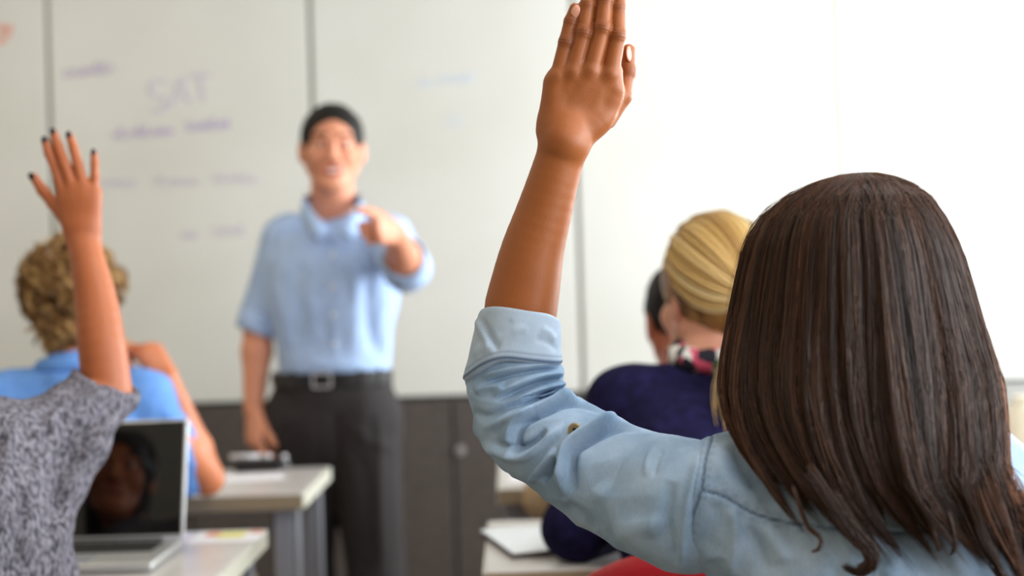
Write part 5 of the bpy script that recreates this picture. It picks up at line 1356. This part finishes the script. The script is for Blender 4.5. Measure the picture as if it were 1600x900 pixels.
# ================================================================== things on the desks
def laptop():
    xr, yb, yf = -.604, 2.565, 2.335; wd = .325; x0, x1 = xr - wd, xr
    t = thing('laptop', ((x0 + x1) / 2, (yb + yf) / 2, TZ), 'open silver laptop with dark glossy screen on the nearest left desk', 'laptop')
    z = TZ + .001
    B().box((x0, yf, z + .001), (x1, yb, z + .016), .005, seg=3).build('base', M['laptop'], t, True)
    kb = B().box((x0 + .028, yf + .105, z + .0157), (x1 - .028, yb - .028, z + .0163)).build('keyboard', M['black'], t)
    kx0, kx1 = x0 + .030, x1 - .030; rowsn = 6; first = None
    for r in range(rowsn):
        ky = yf + .108 + r * (yb - .030 - yf - .108) / rowsn; kh = (yb - .030 - yf - .108) / rowsn - .0025; n = 14 if r else 9; x = kx0
        for k in range(n):
            w = (kx1 - kx0) / n if r else ((kx1 - kx0) * (.36 if k == 4 else .08))
            o = B().box((x + .001, ky, z + .0163), (x + w - .0015, ky + kh, z + .0182), .0005, seg=1).build('key', M['key'], kb); x += w
    B().box(((x0 + x1) / 2 - .05, yf + .015, z + .0158), ((x0 + x1) / 2 + .05, yf + .085, z + .0164), .0002).build('touchpad', M['steel'], t)
    B().box(((x0 + x1) / 2 - .022, yf - .0006, z + .0095), ((x0 + x1) / 2 + .022, yf + .004, z + .0155), .001).build('thumb_scoop', M['steel'], t)
    an = math.radians(17); hy, hz = yb - .004, z + .014
    Tm = lambda p: V3(p[0], hy + p[1] * math.cos(an) + p[2] * math.sin(an), hz - p[1] * math.sin(an) + p[2] * math.cos(an))
    H = .222
    lid = B().box((x0, 0, .004), (x1, .007, H), .003, M=Tm, seg=3).build('lid', M['laptop'], t, True)
    B().box((x0 + .006, -.0012, .010), (x1 - .006, .001, H - .005), .0005, M=Tm, seg=1).build('screen', M['screen'], lid)
    B().tube([(x0 + .04, hy + .001, hz - .001), (x1 - .04, hy + .001, hz - .001)], .0055, 12).build('hinge', M['black'], t, True)
laptop()
def slab(nm, c, w, d, h, yaw, z, label, cat, m1, m2, rad=.006):
    t = thing(nm, (c[0], c[1], z), label, cat); cs, sn = math.cos(yaw), math.sin(yaw)
    Mx = lambda p: V3(c[0] + p[0] * cs - p[1] * sn, c[1] + p[0] * sn + p[1] * cs, p[2])
    B().box((-w / 2, -d / 2, z + .0005), (w / 2, d / 2, z + h * .72), .002, M=Mx).build('case', m2, t)
    B().box((-w / 2 + .001, -d / 2 + .001, z + h * .72), (w / 2 - .001, d / 2 - .001, z + h), .001, M=Mx).build('face', m1, t)
    return t, Mx
p = W(822, 832, 2.50)
slab('tablet_computer', (.045, 2.50), .18, .245, .011, math.radians(14), TZ, 'white tablet lying on the near desk beside the navy sleeve', 'tablet', M['tablet'], M['tablet_edge'])
# black case and marker under the teacher's hand
slab('pencil_case', (-.665, 3.66), .115, .06, .030, .05, TZ, 'flat black case on the far desk by the hanging hand of the teacher', 'case', M['black'], M['leather'])
t = thing('marker_pen', (-.705, 3.64, TZ + .031), 'white marker pen resting on the black case under the teacher\'s fingertips', 'pen')
B().tube([(-.735, 3.652, TZ + .038), (-.655, 3.640, TZ + .038)], .0065, 12).build('barrel', M['paper'], t, True)
B().tube([(-.655, 3.640, TZ + .038), (-.628, 3.636, TZ + .038)], [.0072, .0066], 12).build('cap', M['chrome'], t, True)
t = thing('plastic_bottle', (-.575, 3.665, TZ), 'small clear bottle at the corner of the far left desk', 'bottle')
mg = mat('clear_plastic', (235, 240, 245), 0.1, Transmission_Weight=.9)
B().lathe((-.600, 3.665, TZ), [(.012, 0), (.014, .002), (.014, .022), (.008, .028), (.007, .030)], 18).build('bottle', mg, t, True)
B().lathe((-.600, 3.665, TZ + .030), [(.008, 0), (.008, .007), (.007, .008)], 18).build('cap', M['paper'], t, True)
# papers
def sheet(c, w, d, yaw, z, m, label, stripes=()):
    t = thing('paper_sheet', (c[0], c[1], z), label, 'paper'); cs, sn = math.cos(yaw), math.sin(yaw)
    Mx = lambda p: V3(c[0] + p[0] * cs - p[1] * sn, c[1] + p[0] * sn + p[1] * cs, p[2])
    B().box((-w / 2, -d / 2, z + .0004), (w / 2, d / 2, z + .0016), M=Mx).build('sheet', m, t)
    for x0, y0, x1, y1, mm in stripes: B().box((x0, y0, z + .0016), (x1, y1, z + .0020), M=Mx).build('printed_panel', mm, t)
my, mo = mat('yellow_print', (222, 214, 130), .8), mat('orange_print', (222, 150, 110), .8)
mv = mat('lilac_paper', (214, 206, 226), .8)
sheet((-.545, 2.66), .13, .12, .0, TZ, M['paper'], 'printed paper with yellow and orange panels on the corner of the laptop desk', [(-.02, -.02, .03, .05, my), (-.045, .0, -.02, .05, mo), (.035, .03, .06, .055, mo)])
sheet((-.645, 2.66), .055, .10, .15, TZ, mv, 'lilac paper strip beside the laptop screen')
sheet((-.66, 3.52), .16, .12, .2, TZ, M['paper'], 'white paper lying on the far left desk by the black case')
sheet((.12, 3.42), .26, .34, -.1, TZ, M['paper'], 'white paper under the teal pen on the far desk')
t = thing('pen', (.02, 3.42, TZ + .0026), 'thin teal pen lying on white paper on the far desk', 'pen')
a, b_ = V3(-.005, 3.46, TZ + .0066), V3(.075, 3.385, TZ + .0066); d = nrm(b_ - a)
B().tube([a, b_], .0055, 10).build('barrel', M['teal'], t, True); B().tube([a, a - d * .012], [.004, .001], 10).build('tip', M['chrome'], t, True); B().tube([b_, b_ + d * .035], .006, 10).build('cap', M['teal'], t, True)
# cream vase at the far right
t = thing('vase', (1.30, 3.62, TZ), 'rounded cream vase at the right end of the far desk, beyond the brown hair', 'vase')
vx, vy = W(1600, 650, 3.55)[0], 3.55
t.location = (vx, vy, TZ); WP[t.name] = np.array([vx, vy, TZ])
B().lathe((vx, vy, TZ), [(.030, 0), (.034, .002), (.05, .03), (.056, .06), (.052, .09), (.036, .118), (.026, .128), (.027, .14), (.023, .14), (.022, .128)], 32).build('vessel', M['cream'], t, True)
B().lathe((vx, vy, TZ + .139), [(.0255, 0), (.0275, .002), (.0255, .004)], 24).build('rim', M['cream'], t, True)
